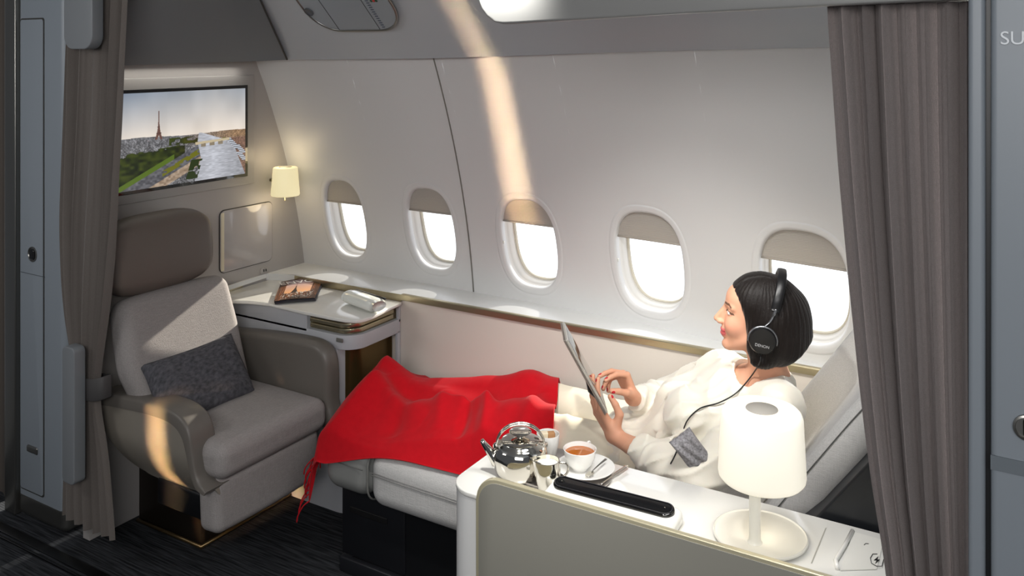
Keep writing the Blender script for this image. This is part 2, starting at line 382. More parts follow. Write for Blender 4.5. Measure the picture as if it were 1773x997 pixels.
for i, w in enumerate(wins):
    c0 = wallY(w['x'], w['z'])
    root = thing('window_%d' % (i+1), None, None, (w['x'], c0, w['z']), kind='structure')
    def ring(sc, dy, n=2.7): 
        q = sup(w['hx']*sc, w['hz']*sc, n)+np.array([w['x'], w['z']]); r = sup(w['hx'], w['hz'])+np.array([w['x'], w['z']])
        return np.stack([q[:, 0], wallY(r[:, 0], r[:, 1])*1.0+dy, q[:, 1]], 1)
    fr = MB()
    rs = [ring(1.04, .026), ring(.985, .027), ring(.972, .030), ring(.965, .045), ring(.952, .046), ring(.948, .062), ring(.935, .064), ring(.930, .084), ring(.915, .086)]
    # the inner frame sits square behind the leaning wall
    fr.add(np.vstack(rs), [(a, d, c, b) for (a, b, c, d) in grid_faces(len(rs), NA, True)])
    fr.build('frame', M_reveal, root)
    sl = MB(); rs = [ring(.915, .086), ring(.905, .083), ring(.89, .083), ring(.88, .10)]
    sl.add(np.vstack(rs), [(a, d, c, b) for (a, b, c, d) in grid_faces(len(rs), NA, True)]); sl.build('seal', M_seal, root)
    pr = ring(.89, .096); new_mesh('pane', pr, [tuple(range(NA))[::-1]], M_pane, root, smooth=False)
    # partly drawn pleated shade, a thin board inside the reveal
    q = sup(w['hx']*.985, w['hz']*.985); zs = w['zs']-w['z']; pts = [p for p in q if p[1] > zs]
    pts = sorted(pts, key=lambda p: math.atan2(p[1]-zs, p[0]))
    xe = abs(pts[0][0]); pts = [np.array([xe, zs])]+pts+[np.array([-abs(pts[-1][0]), zs])]
    def onw(p, dy): X = w['x']+p[0]; Z = w['z']+p[1]; return (X, wallY(X, Z)+dy, Z)
    F_ = []; Vf = []; nr = 10; m_ = len(pts)
    zz = np.linspace(zs, w['hz']*.985, 16); Vs = []
    for z_ in zz:
        kx = w['hx']*.985*(max(0, 1-abs(z_/(w['hz']*.985))**2.7))**(1/2.7)
        for x_ in np.linspace(-kx, kx, 11): Vs.append(onw((x_, z_), .020))
    for z_ in zz:
        kx = w['hx']*.985*(max(0, 1-abs(z_/(w['hz']*.985))**2.7))**(1/2.7)
        for x_ in np.linspace(-kx, kx, 11): Vs.append(onw((x_, z_), .023))
    f1 = grid_faces(16, 11); n1 = 16*11
    new_mesh('shade', Vs, [(a, d, c, b) for a, b, c, d in f1]+[(a+n1, b+n1, c+n1, d+n1) for a, b, c, d in f1], M_shade, root)
    kx = w['hx']*.985*(max(0, 1-abs(zs/(w['hz']*.985))**2.7))**(1/2.7)
    hb = MB(); pth = [onw((x_, zs-.002), .019) for x_ in np.linspace(-kx, kx, 9)]; hb.add(*tube(pth, .0042, 8)); hb.build('shade_rail', mat('shade_rail', 'a39c92', .45), root)
    if i in (2, 3):
        s_ = onw((-w['hx']*.97, -.01), .006); hb = MB(); hb.add(*rbox(s_, (.003, .004, .006), .0025, 2)); hb.build('catch', M_white, root)

# seams in the sidewall lining
def seam(name, X0, X1, z0, z1, r=.0035, m=M_groove):
    pts = [(X0+(X1-X0)*t, wallY(X0+(X1-X0)*t, z0+(z1-z0)*t)-.0005, z0+(z1-z0)*t) for t in np.linspace(0, 1, 30)]
    V, F = tube(pts, r, 6); struct(name, V, F, m)
M_seam = mat('seam_grey', '77756f', .6)
seam('trim_1', wall_hit(820, 503)[0], wall_hit(752, 104)[0], .822, 1.86, .0032, M_seam)
seam('trim_2', wall_hit(507, 458)[0], wall_hit(434, 107)[0], .822, 1.86, .0035)

# ledge (window sill shelf) with champagne trim
LY = 2.975
xs = np.linspace(-3.09, .85, 70); V = []; 
for x in xs:
    yb_ = wallY(x, .82)+.02; yf = LY if x > -2.9 else LY-.06*((-2.9-x)/.19)**1.5
    V += [(x, yb_, .82), (x, yf+.006, .82), (x, yf, .817), (x, yf, .812), (x, yf, .79), (x, yb_, .79)]
F = [tuple(reversed(f)) for f in grid_faces(70, 6)]
tag(new_mesh('window_ledge', V, F, M_ledge, auto=30), 'long white ledge running under the row of oval windows', 'ledge')
V = []
xs = np.linspace(-2.33, .85, 40)
for x in xs:
    V += [(x, LY-.010, .8195), (x, LY-.013, .816), (x, LY-.013, .795), (x, LY+.01, .792), (x, LY+.006, .8195)]
struct('trim_3', V, [tuple(reversed(f)) for f in grid_faces(40, 5, True)], M_gold, auto=30)
# lower side lining under the ledge
V, F = box((-3.3, LY, .0), (.9, LY+.03, .800), .002); struct('wall_right', V, F, M_panel, auto=30)

# bulkhead with recessed monitor surround
BX = -3.085
V, F = box((BX-.04, 2.03, 0), (BX, 3.30, 2.6)); struct('wall_left', V, F, M_bulk, smooth=False)
# floor
fm = bpy.data.materials.new('dark_carpet'); fm.use_nodes = True; n = fm.node_tree.nodes; L = fm.node_tree.links; b = n['Principled BSDF']
b.inputs['Roughness'].default_value = .9; b.inputs['Specular IOR Level'].default_value = .2
t = n.new('ShaderNodeTexCoord'); mp = n.new('ShaderNodeMapping'); mp.inputs['Scale'].default_value = (2.5, 60, 1); mp.inputs['Rotation'].default_value = (0, 0, math.radians(-62)); L.new(t.outputs['Object'], mp.inputs[0])
q = n.new('ShaderNodeTexNoise'); q.inputs['Scale'].default_value = 2.6; q.inputs['Detail'].default_value = 3; L.new(mp.outputs[0], q.inputs['Vector'])
cr = n.new('ShaderNodeValToRGB'); cr.color_ramp.elements[0].position = .36; cr.color_ramp.elements[0].color = (*lin('141619'), 1); cr.color_ramp.elements[1].position = .66; cr.color_ramp.elements[1].color = (*lin('3c3e42'), 1)
L.new(q.outputs[0], cr.inputs[0]); L.new(cr.outputs[0], b.inputs['Base Color'])
bp = n.new('ShaderNodeBump'); bp.inputs['Strength'].default_value = .6; bp.inputs['Distance'].default_value = .004; L.new(q.outputs[0], bp.inputs['Height']); L.new(bp.outputs[0], b.inputs['Normal'])
V, F = box((-4.6, -.4, -.04), (1.2, 3.3, 0)); struct('floor', V, F, fm, smooth=False)
# ceiling lining profile
prof = [(2.90, 1.83), (2.775, 1.828), (2.770, 1.836), (2.72, 1.885), (2.66, 1.948), (2.54, 2.055), (2.40, 2.14), (2.15, 2.21), (1.8, 2.24), (1.2, 2.32), (.4, 2.36), (-.3, 2.36)]
pf = [np.array(p) for p in prof[:3]]+catmull([np.array(p) for p in prof[3:]], 5)
xs = np.linspace(-3.7, .9, 24); V = []
for x in xs:
    dz = coveZ(x)-1.828
    dy = -.30*0+ (np.interp(x, _xs, _ys2)-3.147)*.9
    for (y, z) in pf: V.append((x, y+dy*max(0, min(1, (y-1.9)/.8)), z+dz*(1 if z < 2 else max(0, 1-(z-2)/.2))))
struct('ceiling', V, [tuple(reversed(f)) for f in grid_faces(24, len(pf))], M_ceil, auto=40)
def ceil_hit(px, py, off=0.):
    # steep lining plane through (2.770,1.836) and (2.54,2.055)
    d = ray(px, py); o = np.array([0, 0, CAM_H]); nrm = np.array([0, .219, .230]); nrm /= np.linalg.norm(nrm)
    p0 = np.array([0, 2.770-.012, 1.836-.004])-nrm*off; k = nrm @ (p0-o)/(nrm @ d); return o+d*k, nrm

# ceiling seam
a = ceil_hit(497, 103)[0]; b_ = ceil_hit(452, 3)[0]; b2 = b_+(b_-a)*.4
V, F = tube([a, (a+b_)/2, b_, b2], .004, 6); struct('trim_4', V, F, M_groove)
# oval service panel in the ceiling lining
c0, nrm = ceil_hit(595, 2); ux = np.array([1., 0, 0]); uy = np.cross(nrm, ux); uy /= np.linalg.norm(uy)
if uy[2] > 0: uy = -uy
sp = thing('service_panel', 'rounded oxygen and speaker panel set in the sloping ceiling lining above the windows', 'ceiling panel', c0)
pl, _ = ceil_hit(517, 2); pr_, _ = ceil_hit(676, 2); pb, _ = ceil_hit(595, 52)
hx = abs(pr_[0]-pl[0])/2; hy = abs((pb-c0) @ uy); cxm = (pr_[0]+pl[0])/2-c0[0]
def on(u, v, o=0.): return c0+ux*(u+cxm)+uy*v-nrm*o
ol = rrect(0, 0, hx, hy, hy*.8, 10)
fr = MB(); fr.add(*tube([on(u, v, .002) for u, v in ol+[ol[0]]], .006, 8, caps=False)); fr.build('frame', M_dsteel, sp)
fr = MB(); fr.add(*prism([on(u, v, 0) for u, v in ol], -nrm*.004)); fr.build('plate', mat('panel_grey', '8f969c', .35), sp, smooth=False)
for uu in (-.50, .42):
    V, F = tube([on(hx*uu, -hy*.97, .0045), on(hx*uu, hy*.97, .0045)], .0012, 5); new_mesh('joint', V, F, M_groove, sp)
cc = ceil_hit(536, 19)[0]; V, F = lathe([(.0, .0), (.018, .0), (.020, -.003), (.020, .004)], n=24); V = frame_xf(V, cc-nrm*.006, ux, np.cross(nrm, ux)); new_mesh('speaker', V, F, mat('speaker_grey', '55585c', .6), sp)
for k in range(14):
    u = hx*.50; v = -hy*.1+k*hy*.075
    V, F = box((0, 0, 0), (.014, .0035, .001)); V = frame_xf(V, on(u, v, .006), ux, uy); new_mesh('grille_slot', V, F, mat('slot_blue_grey', '4d5566', .6), sp, smooth=False)
for du, c_ in ((-.012, '1f4a2e'), (0, 'c03030'), (.012, '1f4a2e')):
    V, F = lathe([(0, 0), (.006, 0), (.006, .001)], n=8); V = frame_xf(V, on(hx*.68+du, -hy*.03+.005, .006), ux, uy); new_mesh('indicator', V, F, mat('ind'+c_, c_, .5), sp)

# curtain header with rounded left end
hyY = 1.628
hd = [(840, -60), (838, -5), (845, 16), (855, 30), (868, 39), (882, 42.5), (900, 42), (1200, 24.2), (1428, 12.3), (1675, 0), (1676, -80)]
pts = [P(x, y, Y=hyY) for x, y in hd]
m_hd = mat('header_white', '7a7a79', .3, coat=.2)
V, F = prism(pts, (0, -.03, 0), .006); tag(new_mesh('curtain_header', V, F, m_hd, auto=30), 'white rounded header board above the right curtain, brightly lit at its left end', 'curtain header')
light('added_header_spot', 'SPOT', (-0.99, 1.48, 2.25), (-1.01, 1.66, 1.98), 95, (1.0, .98, .92), spot_size=math.radians(62), spot_blend=.9, shadow_soft_size=.03)  # unseen spot added to whiten the left end of the header

# ---- monitor on the bulkhead
def scr_col(u, v):
    # u right, v up ; city panorama with a river and a lattice tower
    N = lambda s, sd, sx=1.: vnoise(np.stack([u*s*sx, v*s, np.zeros_like(u)], 1), sd)
    c = np.zeros((len(u), 3)); hz = .53+.02*np.sin(u*9)*.4-.01*u
    sky1 = np.array([.50, .55, .62]); sky2 = np.array([.90, .86, .82]); k = np.clip((v-hz)/(1-hz), 0, 1)[:, None]
    warm = np.clip(1-abs(u-.75)*1.3, 0, 1)[:, None]
    sky = sky2*(1-k)**1.0+sky1*k; sky = sky*(1-.35*warm)+np.array([1., .93, .84])*.35*warm+ (N(5, 1, 3)[:, None]-.5)*.06
    c[:] = sky
    g = v < hz
    roof = N(105, 2, 1.5)*.7+N(30, 3)*.3; tone = .18+.75*roof**1.5; far = np.clip((v-.33)/.2, 0, 1)
    city = np.stack([tone*.86, tone*.86, tone*.88], 1); city = city*(1-far[:, None]*.45)+np.array([.50, .50, .52])*far[:, None]*.45
    wr = np.clip((u-.45)*2.2, 0, 1)*np.clip((v-.36)/.1, 0, 1)
    city = city*(1-wr[:, None]*.7)+np.array([.70, .52, .34])*wr[:, None]*.7*(.6+.6*roof[:, None])
    c[g] = city[g]
    tn = N(34, 4); tree = (v < .37-.62*(u-.03)*0+.30*(u-.0)*.5-.02+.05*(tn-.5)) & (u < .50) & (v < .37+.10*u) & (v > .02+.72*(u-.03)*.9-.02)
    tree |= (v < .50) & (v > .42) & (u > .38) & (u < .62) & (tn > .45)
    tc_ = np.stack([.06+.20*tn, .10+.20*tn, .03+.05*tn], 1); tc_[:, 0] += .25*np.clip(u-.4, 0, 1)
    c[tree & g] = tc_[tree & g]
    d = v-.70*(u-.02)
    lawn = (d < .045) & (d > -.01) & (u < .42); c[lawn] = np.array([.33, .42, .12])
    road = (d <= -.01) & (d > -.15) & (v < .42) & (u < .66); rn = N(60, 6)
    c[road] = (np.array([.36, .36, .38])+(rn[:, None]-.5)*.2)[road]
    rd2 = (d <= -.15) & (d > -.24) & (v < .42); c[rd2] = (np.array([.62, .54, .46])+(rn[:, None]-.5)*.25)[rd2]
    tr2 = (np.abs(d+.09) < .03) & (u > .33) & (v < .45) & (tn > .35); c[tr2] = np.array([.42, .42, .10])
    rx = .60+.15*np.clip(.42-v, 0, 1)-.35*np.clip(.25-v, 0, 1)
    river = (u > rx) & (v < .44) & (u < 1.1) | ((v >= .44) & (v < .53) & (abs(u-(.70-.9*(v-.44))) < .10-1.0*(v-.44)))
    rv = N(110, 7, .35); gl = .50+.16*rv+.22*np.clip(1-abs(u-.72)*3, 0, 1)
    c[river] = np.stack([gl*.95, gl*.96, gl], 1)[river]
    tr3 = (v < .24) & (v > .03) & (np.abs(u-(rx-.03)) < .045) & (tn > .3); c[tr3] = np.array([.14, .20, .06])
    br = (np.abs(v-(.415+.06*(u-.6))) < .014) & (u > .58) & (u < .86); c[br] = np.array([.78, .72, .60])
    ar = (np.abs(v-(.385+.06*(u-.6))) < .018) & (u > .60) & (u < .84) & (np.sin(u*90) > -.2); c[ar] = np.array([.55, .50, .42])
    qy = (u > .88+(.42-v)*.28) & (v < .44) & (u > .84); c[qy] = (np.array([.52, .40, .34])*(.6+.7*roof[:, None]))[qy]
    for bu, bv in ((.955, .30), (.90, .36), (.97, .21)):
        bt = (np.abs((u-bu)+(v-bv)*.6) < .022) & (np.abs(v-bv) < .055); c[bt] = (np.array([.80, .82, .86])*(.5+.6*(np.sin(v*300) > 0))[:, None])[bt]
    # tower
    tx = .305; h0 = .50; h1 = .80; tt = np.clip((v-h0)/(h1-h0), 0, 1); wd = .003+.026*(1-tt)**3.2
    tw = (np.abs(u-tx) < wd) & (v > h0) & (v < h1); hole = (np.abs(u-tx) < .012*(1-(v-h0)/.045)) & (v < h0+.045)
    tcol = np.array([.42, .30, .27]); c[tw & ~hole] = tcol
    for hh in (.565, .635): c[(np.abs(u-tx) < .003+.026*(1-(hh-h0)/(h1-h0))**3.2+.003) & (abs(v-hh) < .005)] = tcol*.8
    return np.clip(c, 0, 1)
mon = thing('wall_monitor', 'wide flat screen on the bulkhead showing a city, river and lattice tower at dusk', 'monitor', P(320, 245, X=BX))
def B(px, py, o=0.): return P(px, py, X=BX+o)
tr, br_ = B(425.5, 147), B(424, 304.7)
zt, zb = (tr[2]+.0), br_[2]; yr = tr[1]; yl = P(196, 160, X=BX)[1]-.02
# surround plate, bezel, screen
zt2 = zt+.045; zb2 = P(432, 318, X=BX)[2]; yr2 = yr+.045; yl2 = yl-.05
fr = MB(); fr.add(*box((BX-.002, yl2, zb2), (BX+.008, yr2, zt2), .004)); fr.build('surround', mat('monitor_surround', 'a09d9a', .4), mon, auto=30)
fr = MB(); fr.add(*box((BX+.004, yl, zb), (BX+.014, yr, zt), .002)); bez = fr.build('bezel', M_gblack, mon, auto=30)
nu, nv = 420, 240; uu, vv = np.meshgrid(np.linspace(0, 1, nu), np.linspace(0, 1, nv), indexing='ij')
ys_ = yl+.016+(yr-yl-.032)*uu.ravel(); zs_ = zb+.014+(zt-zb-.028)*vv.ravel()
C = scr_col(uu.ravel(), vv.ravel()); C = np.where(C <= .04045, C/12.92, ((C+.055)/1.055)**2.4)
m = mat('screen_picture', '000000', .3); n = m.node_tree.nodes; a = n.new('ShaderNodeVertexColor'); a.layer_name = 'col'; m.node_tree.links.new(a.outputs[0], n['Principled BSDF'].inputs['Emission Color']); n['Principled BSDF'].inputs['Emission Strength'].default_value = .95
new_mesh('screen', np.stack([np.full(nu*nv, BX+.0148), ys_, zs_], 1), grid_faces(nu, nv), m, bez, smooth=False, colors=C)
# horizontal joint above monitor
# ---- locker door on the bulkhead
ld = thing('bulkhead_locker', 'pale square locker door with rounded corners beside the headrest', 'locker', B(425, 412))
y0, y1 = P(379, 412, X=BX)[1], P(471, 400, X=BX)[1]; z0, z1 = (P(386, 475, X=BX)[2]+P(469, 449, X=BX)[2])/2, (P(386, 364, X=BX)[2]+P(464, 348, X=BX)[2])/2
ol = rrect((y0+y1)/2, (z0+z1)/2, (y1-y0)/2, (z1-z0)/2, .028, 8)
fr = MB(); fr.add(*prism([(BX-.001, u, v) for u, v in ol], (.003, 0, 0))); fr.build('gasket', M_groove, ld, smooth=False)
ol2 = rrect((y0+y1)/2, (z0+z1)/2, (y1-y0)/2-.0035, (z1-z0)/2-.0035, .025, 8)
fr = MB(); fr.add(*prism([(BX, u, v) for u, v in ol2], (.006, 0, 0), .0015)); ldd = fr.build('door', mat('locker_door', 'aba7a6', .12, coat=.6), ld, auto=30)
fr = MB(); fr.add(*box((BX+.0055, y0+.006, z0+.012), (BX+.0068, y0+.024, z1-.012), .0005)); fr.build('edge_strip', mat('cream_strip', 'd3ccb4', .4), ldd)
# socket
sk = thing('power_socket', 'small rounded socket plate below the locker door', 'socket', B(457, 468))
c_ = B(457, 468); ol = rrect(c_[1], c_[2], .024, .013, .009, 5)
fr = MB(); fr.add(*prism([(BX, u, v) for u, v in ol], (.004, 0, 0), .001)); fr.build('plate', M_bulk, sk, auto=30)
for dy in (-.004, .009): V, F = box((BX+.003, c_[1]+dy-.003, c_[2]-.006), (BX+.0048, c_[1]+dy+.003, c_[2]+.006), .0006); new_mesh('socket_hole', V, F, M_black, sk)
# ---- reading lamp in the corner
lc = P(494, 314, X=-2.99); rl = thing('corner_reading_lamp', 'little cream drum lamp glowing in the corner beside the monitor', 'wall lamp', lc)
sc_ = np.linalg.norm(lc[:2])/FPX; r_ = .065
m_ls = mat('lamp_cream', 'efe6c2', .6, emit='f0e2b0', estr=.62)
V, F = lathe([(0, .066), (.052, .066), (.056, .062), (.0655, -.058), (.063, -.064), (0, -.064)], lc, 40); new_mesh('shade', V, F, m_ls, rl, auto=50)
V, F = tube([lc+np.array([0, 0, -.06]), lc+np.array([0, 0, -.088])], .005, 8); new_mesh('switch_stem', V, F, M_gold, rl)
V, F = tube([lc+np.array([-.05, 0, 0]), (BX, lc[1], lc[2])], .008, 8); new_mesh('bracket', V, F, M_gold, rl)
V, F = lathe([(0, .0665), (.03, .0665), (.03, .068), (0, .068)], lc, 24); new_mesh('top_disc', V, F, mat('lamp_disc', 'b9b4a8', .5), rl)
light('corner_lamp_glow', 'POINT', tuple(lc+np.array([.0, -.03, -.10])), (0, 0, 0), .35, (1., .8, .5), shadow_soft_size=.04)
light('corner_lamp_glow_up', 'POINT', tuple(lc+np.array([.0, -.02, .10])), (0, 0, 0), .35, (1., .8, .5), shadow_soft_size=.04)

# overhead lining that closes the forward end above the monitor
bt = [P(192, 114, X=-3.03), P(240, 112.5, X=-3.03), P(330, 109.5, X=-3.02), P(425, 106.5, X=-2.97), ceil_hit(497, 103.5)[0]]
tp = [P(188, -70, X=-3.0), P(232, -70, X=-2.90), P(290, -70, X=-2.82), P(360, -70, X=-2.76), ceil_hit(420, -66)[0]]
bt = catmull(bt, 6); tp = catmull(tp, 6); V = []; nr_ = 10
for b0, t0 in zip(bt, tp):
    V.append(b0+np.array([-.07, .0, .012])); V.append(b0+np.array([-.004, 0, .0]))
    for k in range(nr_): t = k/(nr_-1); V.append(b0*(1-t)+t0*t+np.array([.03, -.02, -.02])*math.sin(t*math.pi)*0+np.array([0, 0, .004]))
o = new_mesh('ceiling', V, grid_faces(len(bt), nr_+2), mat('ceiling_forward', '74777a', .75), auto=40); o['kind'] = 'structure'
light('cove_light', 'AREA', (-3.045, 2.40, 1.785), (-3.045, 2.40, 1.2), .35, (1., .96, .88), shape='RECTANGLE', size=.02, size_y=.7).rotation_euler = (0, 0, 0)
light('cove_light_side', 'AREA', (-2.05, 2.795, 1.86), (-2.05, 2.84, 1.4), .5, (1., .97, .92), shape='RECTANGLE', size=1.6, size_y=.02).rotation_euler = (0, 0, 0)

# ------------------------------------------------------------------ partitions and curtains
def pixpoly(pts, **k): return [P(x, y, **k) for x, y in pts]
PY = 2.0
def PX(px): return P(px, 500, Y=PY)[0]
pc = thing('partition_panel', 'tall pale blue-grey partition end at the far left with an inset door strip', 'partition', (P(70, 500, Y=PY)[0], PY, 0))
x0, x1 = PX(30), PX(112)
V, F = rbox(((x0+x1)/2, PY+.10, 1.28), ((x1-x0)/2, .10, 1.24), .03, 4); new_mesh('body', V, F, M_greyp, pc)
V, F = rbox(((x0+x1)/2+.001, PY+.10, .055), ((x1-x0)/2+.001, .101, .055), .03, 4); new_mesh('kick_plate', V, F, M_dsteel, pc)
V, F = box((PX(20)-.03, PY-.012, 0), (PX(31), PY+.03, 2.5), .004); new_mesh('edge_rail', V, F, M_dsteel, pc, auto=30)
def plane_rr(px0, py0, px1, py1, Y, r, n=6):
    a = P(px0, py0, Y=Y); b = P(px1, py1, Y=Y); return a, b, [(u, Y, v) for u, v in rrect((a[0]+b[0])/2, (a[2]+b[2])/2, abs(b[0]-a[0])/2, abs(b[2]-a[2])/2, r, n)]
a = P(36, 32, Y=PY); b = P(77, 862, Y=PY); 
ol = [(u, PY+.001, v) for u, v in rrect((a[0]+b[0])/2, (a[2]+b[2])/2, (b[0]-a[0])/2, (a[2]-b[2])/2, .012)]
V, F = prism(ol, (0, -.003, 0)); new_mesh('door_gap', V, F, M_groove, pc, smooth=False)
ol = [(u, PY, v) for u, v in rrect((a[0]+b[0])/2, (a[2]+b[2])/2, (b[0]-a[0])/2-.005, (a[2]-b[2])/2-.006, .010)]
V, F = prism(ol, (0, -.005, 0), .001); pdoor = new_mesh('door', V, F, M_greyp, pc, auto=30)
c_ = P(57, 440, Y=PY-.004); R90 = np.array([[1, 0, 0], [0, 0, 1], [0, -1, 0]])
def disc(c, prof, n=32): V, F = lathe(prof, (0, 0, 0), n); return V @ np.array([[1, 0, 0], [0, 0, 1], [0, -1, 0.]]) + np.array(c), F
V, F = disc(c_, [(0, -.0), (.030, 0), (.030, .004), (.026, .005), (.024, .002), (0, .002)]); V = np.array(V); new_mesh('knob_rim', V, F, M_dsteel, pdoor, auto=40)
V, F = rbox(c_+np.array([.003, -.004, 0]), (.016, .006, .020), .006, 3); new_mesh('knob', V, F, mat('dark_metal', '3d3d3c', .3, metal=.8), pdoor)
c2 = P(57, 778, Y=PY-.004); V, F = rbox(c2, (.036, .007, .014), .0069, 4); new_mesh('latch', V, F, M_dsteel, pdoor)
a = P(36, 470, Y=PY-.0055); b = P(77, 480, Y=PY-.0055); V, F = box((a[0], PY-.0065, b[2]), (b[0], PY-.004, a[2])); new_mesh('dark_band', V, F, mat('band_grey', '4c5156', .5), pc, smooth=False)
# far left dark hanging edge
def cloth(name, lr, Y, m, folds, amp, seed, parent=None, nz=80, nw=260, label=None, dy=0., zfun=None, thick=.004):
    """lr rows (z, xleft, xright)"""
    zs = np.array([r[0] for r in lr]); xl = np.array([r[1] for r in lr]); xr = np.array([r[2] for r in lr]); o = np.argsort(zs); zs, xl, xr = zs[o], xl[o], xr[o]
    rs = np.random.RandomState(seed); z = np.linspace(zs[0], zs[-1], nz)
    def sm(a): 
        q = np.interp(z, zs, a); k = np.ones(7)/7; return np.convolve(np.pad(q, 3, 'edge'), k, 'valid')
    L_, R_ = sm(xl), sm(xr); w = np.linspace(0, 1, nw)
    wid = rs.uniform(.7, 1.4, folds*2); ph = np.interp(w, np.concatenate([[0], np.cumsum(wid)/wid.sum()]), np.arange(folds*2+1))*math.pi
    am = np.interp(w, np.linspace(0, 1, folds*2+1), rs.uniform(.65, 1.15, folds*2+1))
    V = []
    for i, zz in enumerate(z):
        sq = (R_[i]-L_[i]); wob = .5*np.sin(zz*1.7+w*5+seed)+.35*np.sin(zz*3.3+w*11)
        s = np.sin(ph+.35*wob); s = np.sign(s)*np.abs(s)**.75
        A = amp*am*(.8+.3*np.sin(zz*2+w*9+seed))
        xx = L_[i]+sq*(w+.010*np.sin(2*(ph))*1.0); yy = Y+dy+A*s
        V.append(np.stack([xx, yy, np.full(nw, zz)], 1))
    V = np.vstack(V); V2 = V+np.array([0, thick, 0]); F = grid_faces(nz, nw); n = len(V)
    F = F+[tuple(q+n for q in reversed(f)) for f in F]
    for i in range(nz-1): F += [(i*nw, (i+1)*nw, (i+1)*nw+n, i*nw+n), (i*nw+nw-1, i*nw+nw-1+n, (i+1)*nw+nw-1+n, (i+1)*nw+nw-1)]
    for j in range(nw-1): F += [(j, j+n, j+1+n, j+1), ((nz-1)*nw+j, (nz-1)*nw+j+1, (nz-1)*nw+j+1+n, (nz-1)*nw+j+n)]
    return new_mesh(name, V, F, m, parent)
M_curt = mat('curtain_taupe', '746d68', .85, kind='weave', bscale=140, bump=.5, var=.22, sheen=.2, spec=.2)
M_curtR = mat('curtain_taupe_aft', '8d8381', .85, kind='weave', bscale=120, bump=.6, var=.30, sheen=.15, spec=.2)
YC = 1.955
def rows(tab, Y): return [(P((a+b)/2, y, Y=Y)[2], P(a, y, Y=Y)[0], P(b, y, Y=Y)[0]) for y, a, b in tab]
cl = thing('curtain', 'taupe curtain gathered and tied back beside the left partition', 'curtain', (PX(160), YC, .1), 'privacy curtains')
cloth('cloth', rows([(-90, 118, 226), (0, 116, 224), (200, 112, 215), (400, 104, 203), (520, 108, 190), (600, 118, 178), (660, 132, 171), (690, 132, 170), (760, 114, 186), (850, 108, 194), (914, 107, 200)], YC), YC, M_curt, 6, .026, 3, cl)
V = []; F = []
zt_, zb_ = P(150, 655, Y=YC-.03)[2], P(150, 694, Y=YC-.03)[2]; xa, xb = P(129, 675, Y=YC-.03)[0], P(172, 675, Y=YC-.03)[0]
tb = []
for z_, g in ((zt_, 0), (zt_-.004, .003), (zb_+.004, .003), (zb_, 0)):
    for k in range(40):
        a_ = 2*math.pi*k/40; tb.append(((xa+xb)/2+(abs(xb-xa)/2+g)*np.sign(math.cos(a_))*abs(math.cos(a_))**.6, YC+(.030+g)*np.sign(math.sin(a_))*abs(math.sin(a_))**.6, z_+.015*math.cos(a_)))
new_mesh('tie_band', tb, [tuple(reversed(f)) for f in grid_faces(4, 40, True)], mat('tie_band', '4c4a4a', .7), cl)
# curtain pocket covers on the partition flank
for nm, (p0, p1, p2, p3), lb in (('upper', (111, -60, 160, 85), ''), ('lower', (108, 598, 129, 842), '')):
    a = P(p0, p1, Y=YC-.08); b = P(p2, p3, Y=YC-.08)
    ol = [(u, YC-.082, v) for u, v in rrect((a[0]+b[0])/2, (a[2]+b[2])/2, abs(b[0]-a[0])/2, abs(a[2]-b[2])/2, .05 if nm == 'upper' else .02, 8)]
    V, F = prism(ol, (0, .045, 0), .004)
    tag(new_mesh('curtain_pocket', V, F, mat('pocket_grey', '7e8286', .5), auto=35), 'grey rounded cover over the %s end of the left curtain' % ('top' if nm == 'upper' else 'lower'), 'curtain cover')
# right curtain
YR = 1.66
cr_ = thing('curtain', 'dark taupe curtain hanging in deep folds at the right, in front of the reclined seat', 'curtain', (P(1560, 600, Y=YR)[0], YR, .6), 'privacy curtains')
def rrows(tab, Y): return [(P((a+b)/2, y, Y=Y)[2], P(a, y, Y=Y)[0], P(b, y, Y=Y)[0]) for y, a, b in tab]
cloth('cloth', [(1.935, P(1432, 10, Y=YR)[0], P(1682, 10, Y=YR)[0])]+rrows([(150, 1442, 1682), (300, 1452, 1682), (500, 1470, 1682), (700, 1490, 1682), (850, 1508, 1682), (997, 1532, 1682), (1300, 1560, 1684)], YR)+[(.03, P(1570, 997, Y=YR)[0], P(1684, 997, Y=YR)[0])], YR, M_curtR, 7, .026, 14, cr_, nz=120)
V, F = box((P(1425, 10, Y=YR)[0], YR-.012, 1.935), (P(1690, 0, Y=YR)[0], YR+.012, 1.955)); new_mesh('track', V, F, M_dsteel, cr_, smooth=False)
# right partition
YP = 1.60
def XR(px): return P(px, 500, Y=YP)[0]
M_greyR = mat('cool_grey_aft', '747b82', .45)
pr = thing('partition_post', 'smooth pale blue-grey post to the right of the dark curtain', 'post', (XR(1690), YP, 0))
V, F = rbox(((XR(1676)+XR(1706))/2, YP+.06, 1.28), ((XR(1706)-XR(1676))/2, .06, 1.26), .008, 3); new_mesh('body', V, F, M_greyR, pr)
V, F = box((XR(1705.5), YP+.015, 0), (XR(1716), YP+.12, 2.5)); new_mesh('black_gap_seal', V, F, M_black, pr, smooth=False)
cb = thing('stowage_cabinet', 'pale blue-grey cabinet at the right edge with raised letters and a round lock', 'cabinet', (XR(1790), YP, 0))
V, F = rbox(((XR(1715)+XR(1960))/2, YP+.14, 1.28), ((XR(1960)-XR(1715))/2, .14, 1.26), .01, 3); new_mesh('body', V, F, M_greyR, cb)
a = P(1716, 787, Y=YP); b = P(1773, 812, Y=YP)
V, F = prism([P(1715, 786, Y=YP+.001), P(1900, 826, Y=YP+.001), P(1900, 852, Y=YP+.001), P(1715, 811, Y=YP+.001)], (0, -.003, 0)); new_mesh('dark_band', V, F, mat('band_grey2', '5b6268', .5), cb, smooth=False)
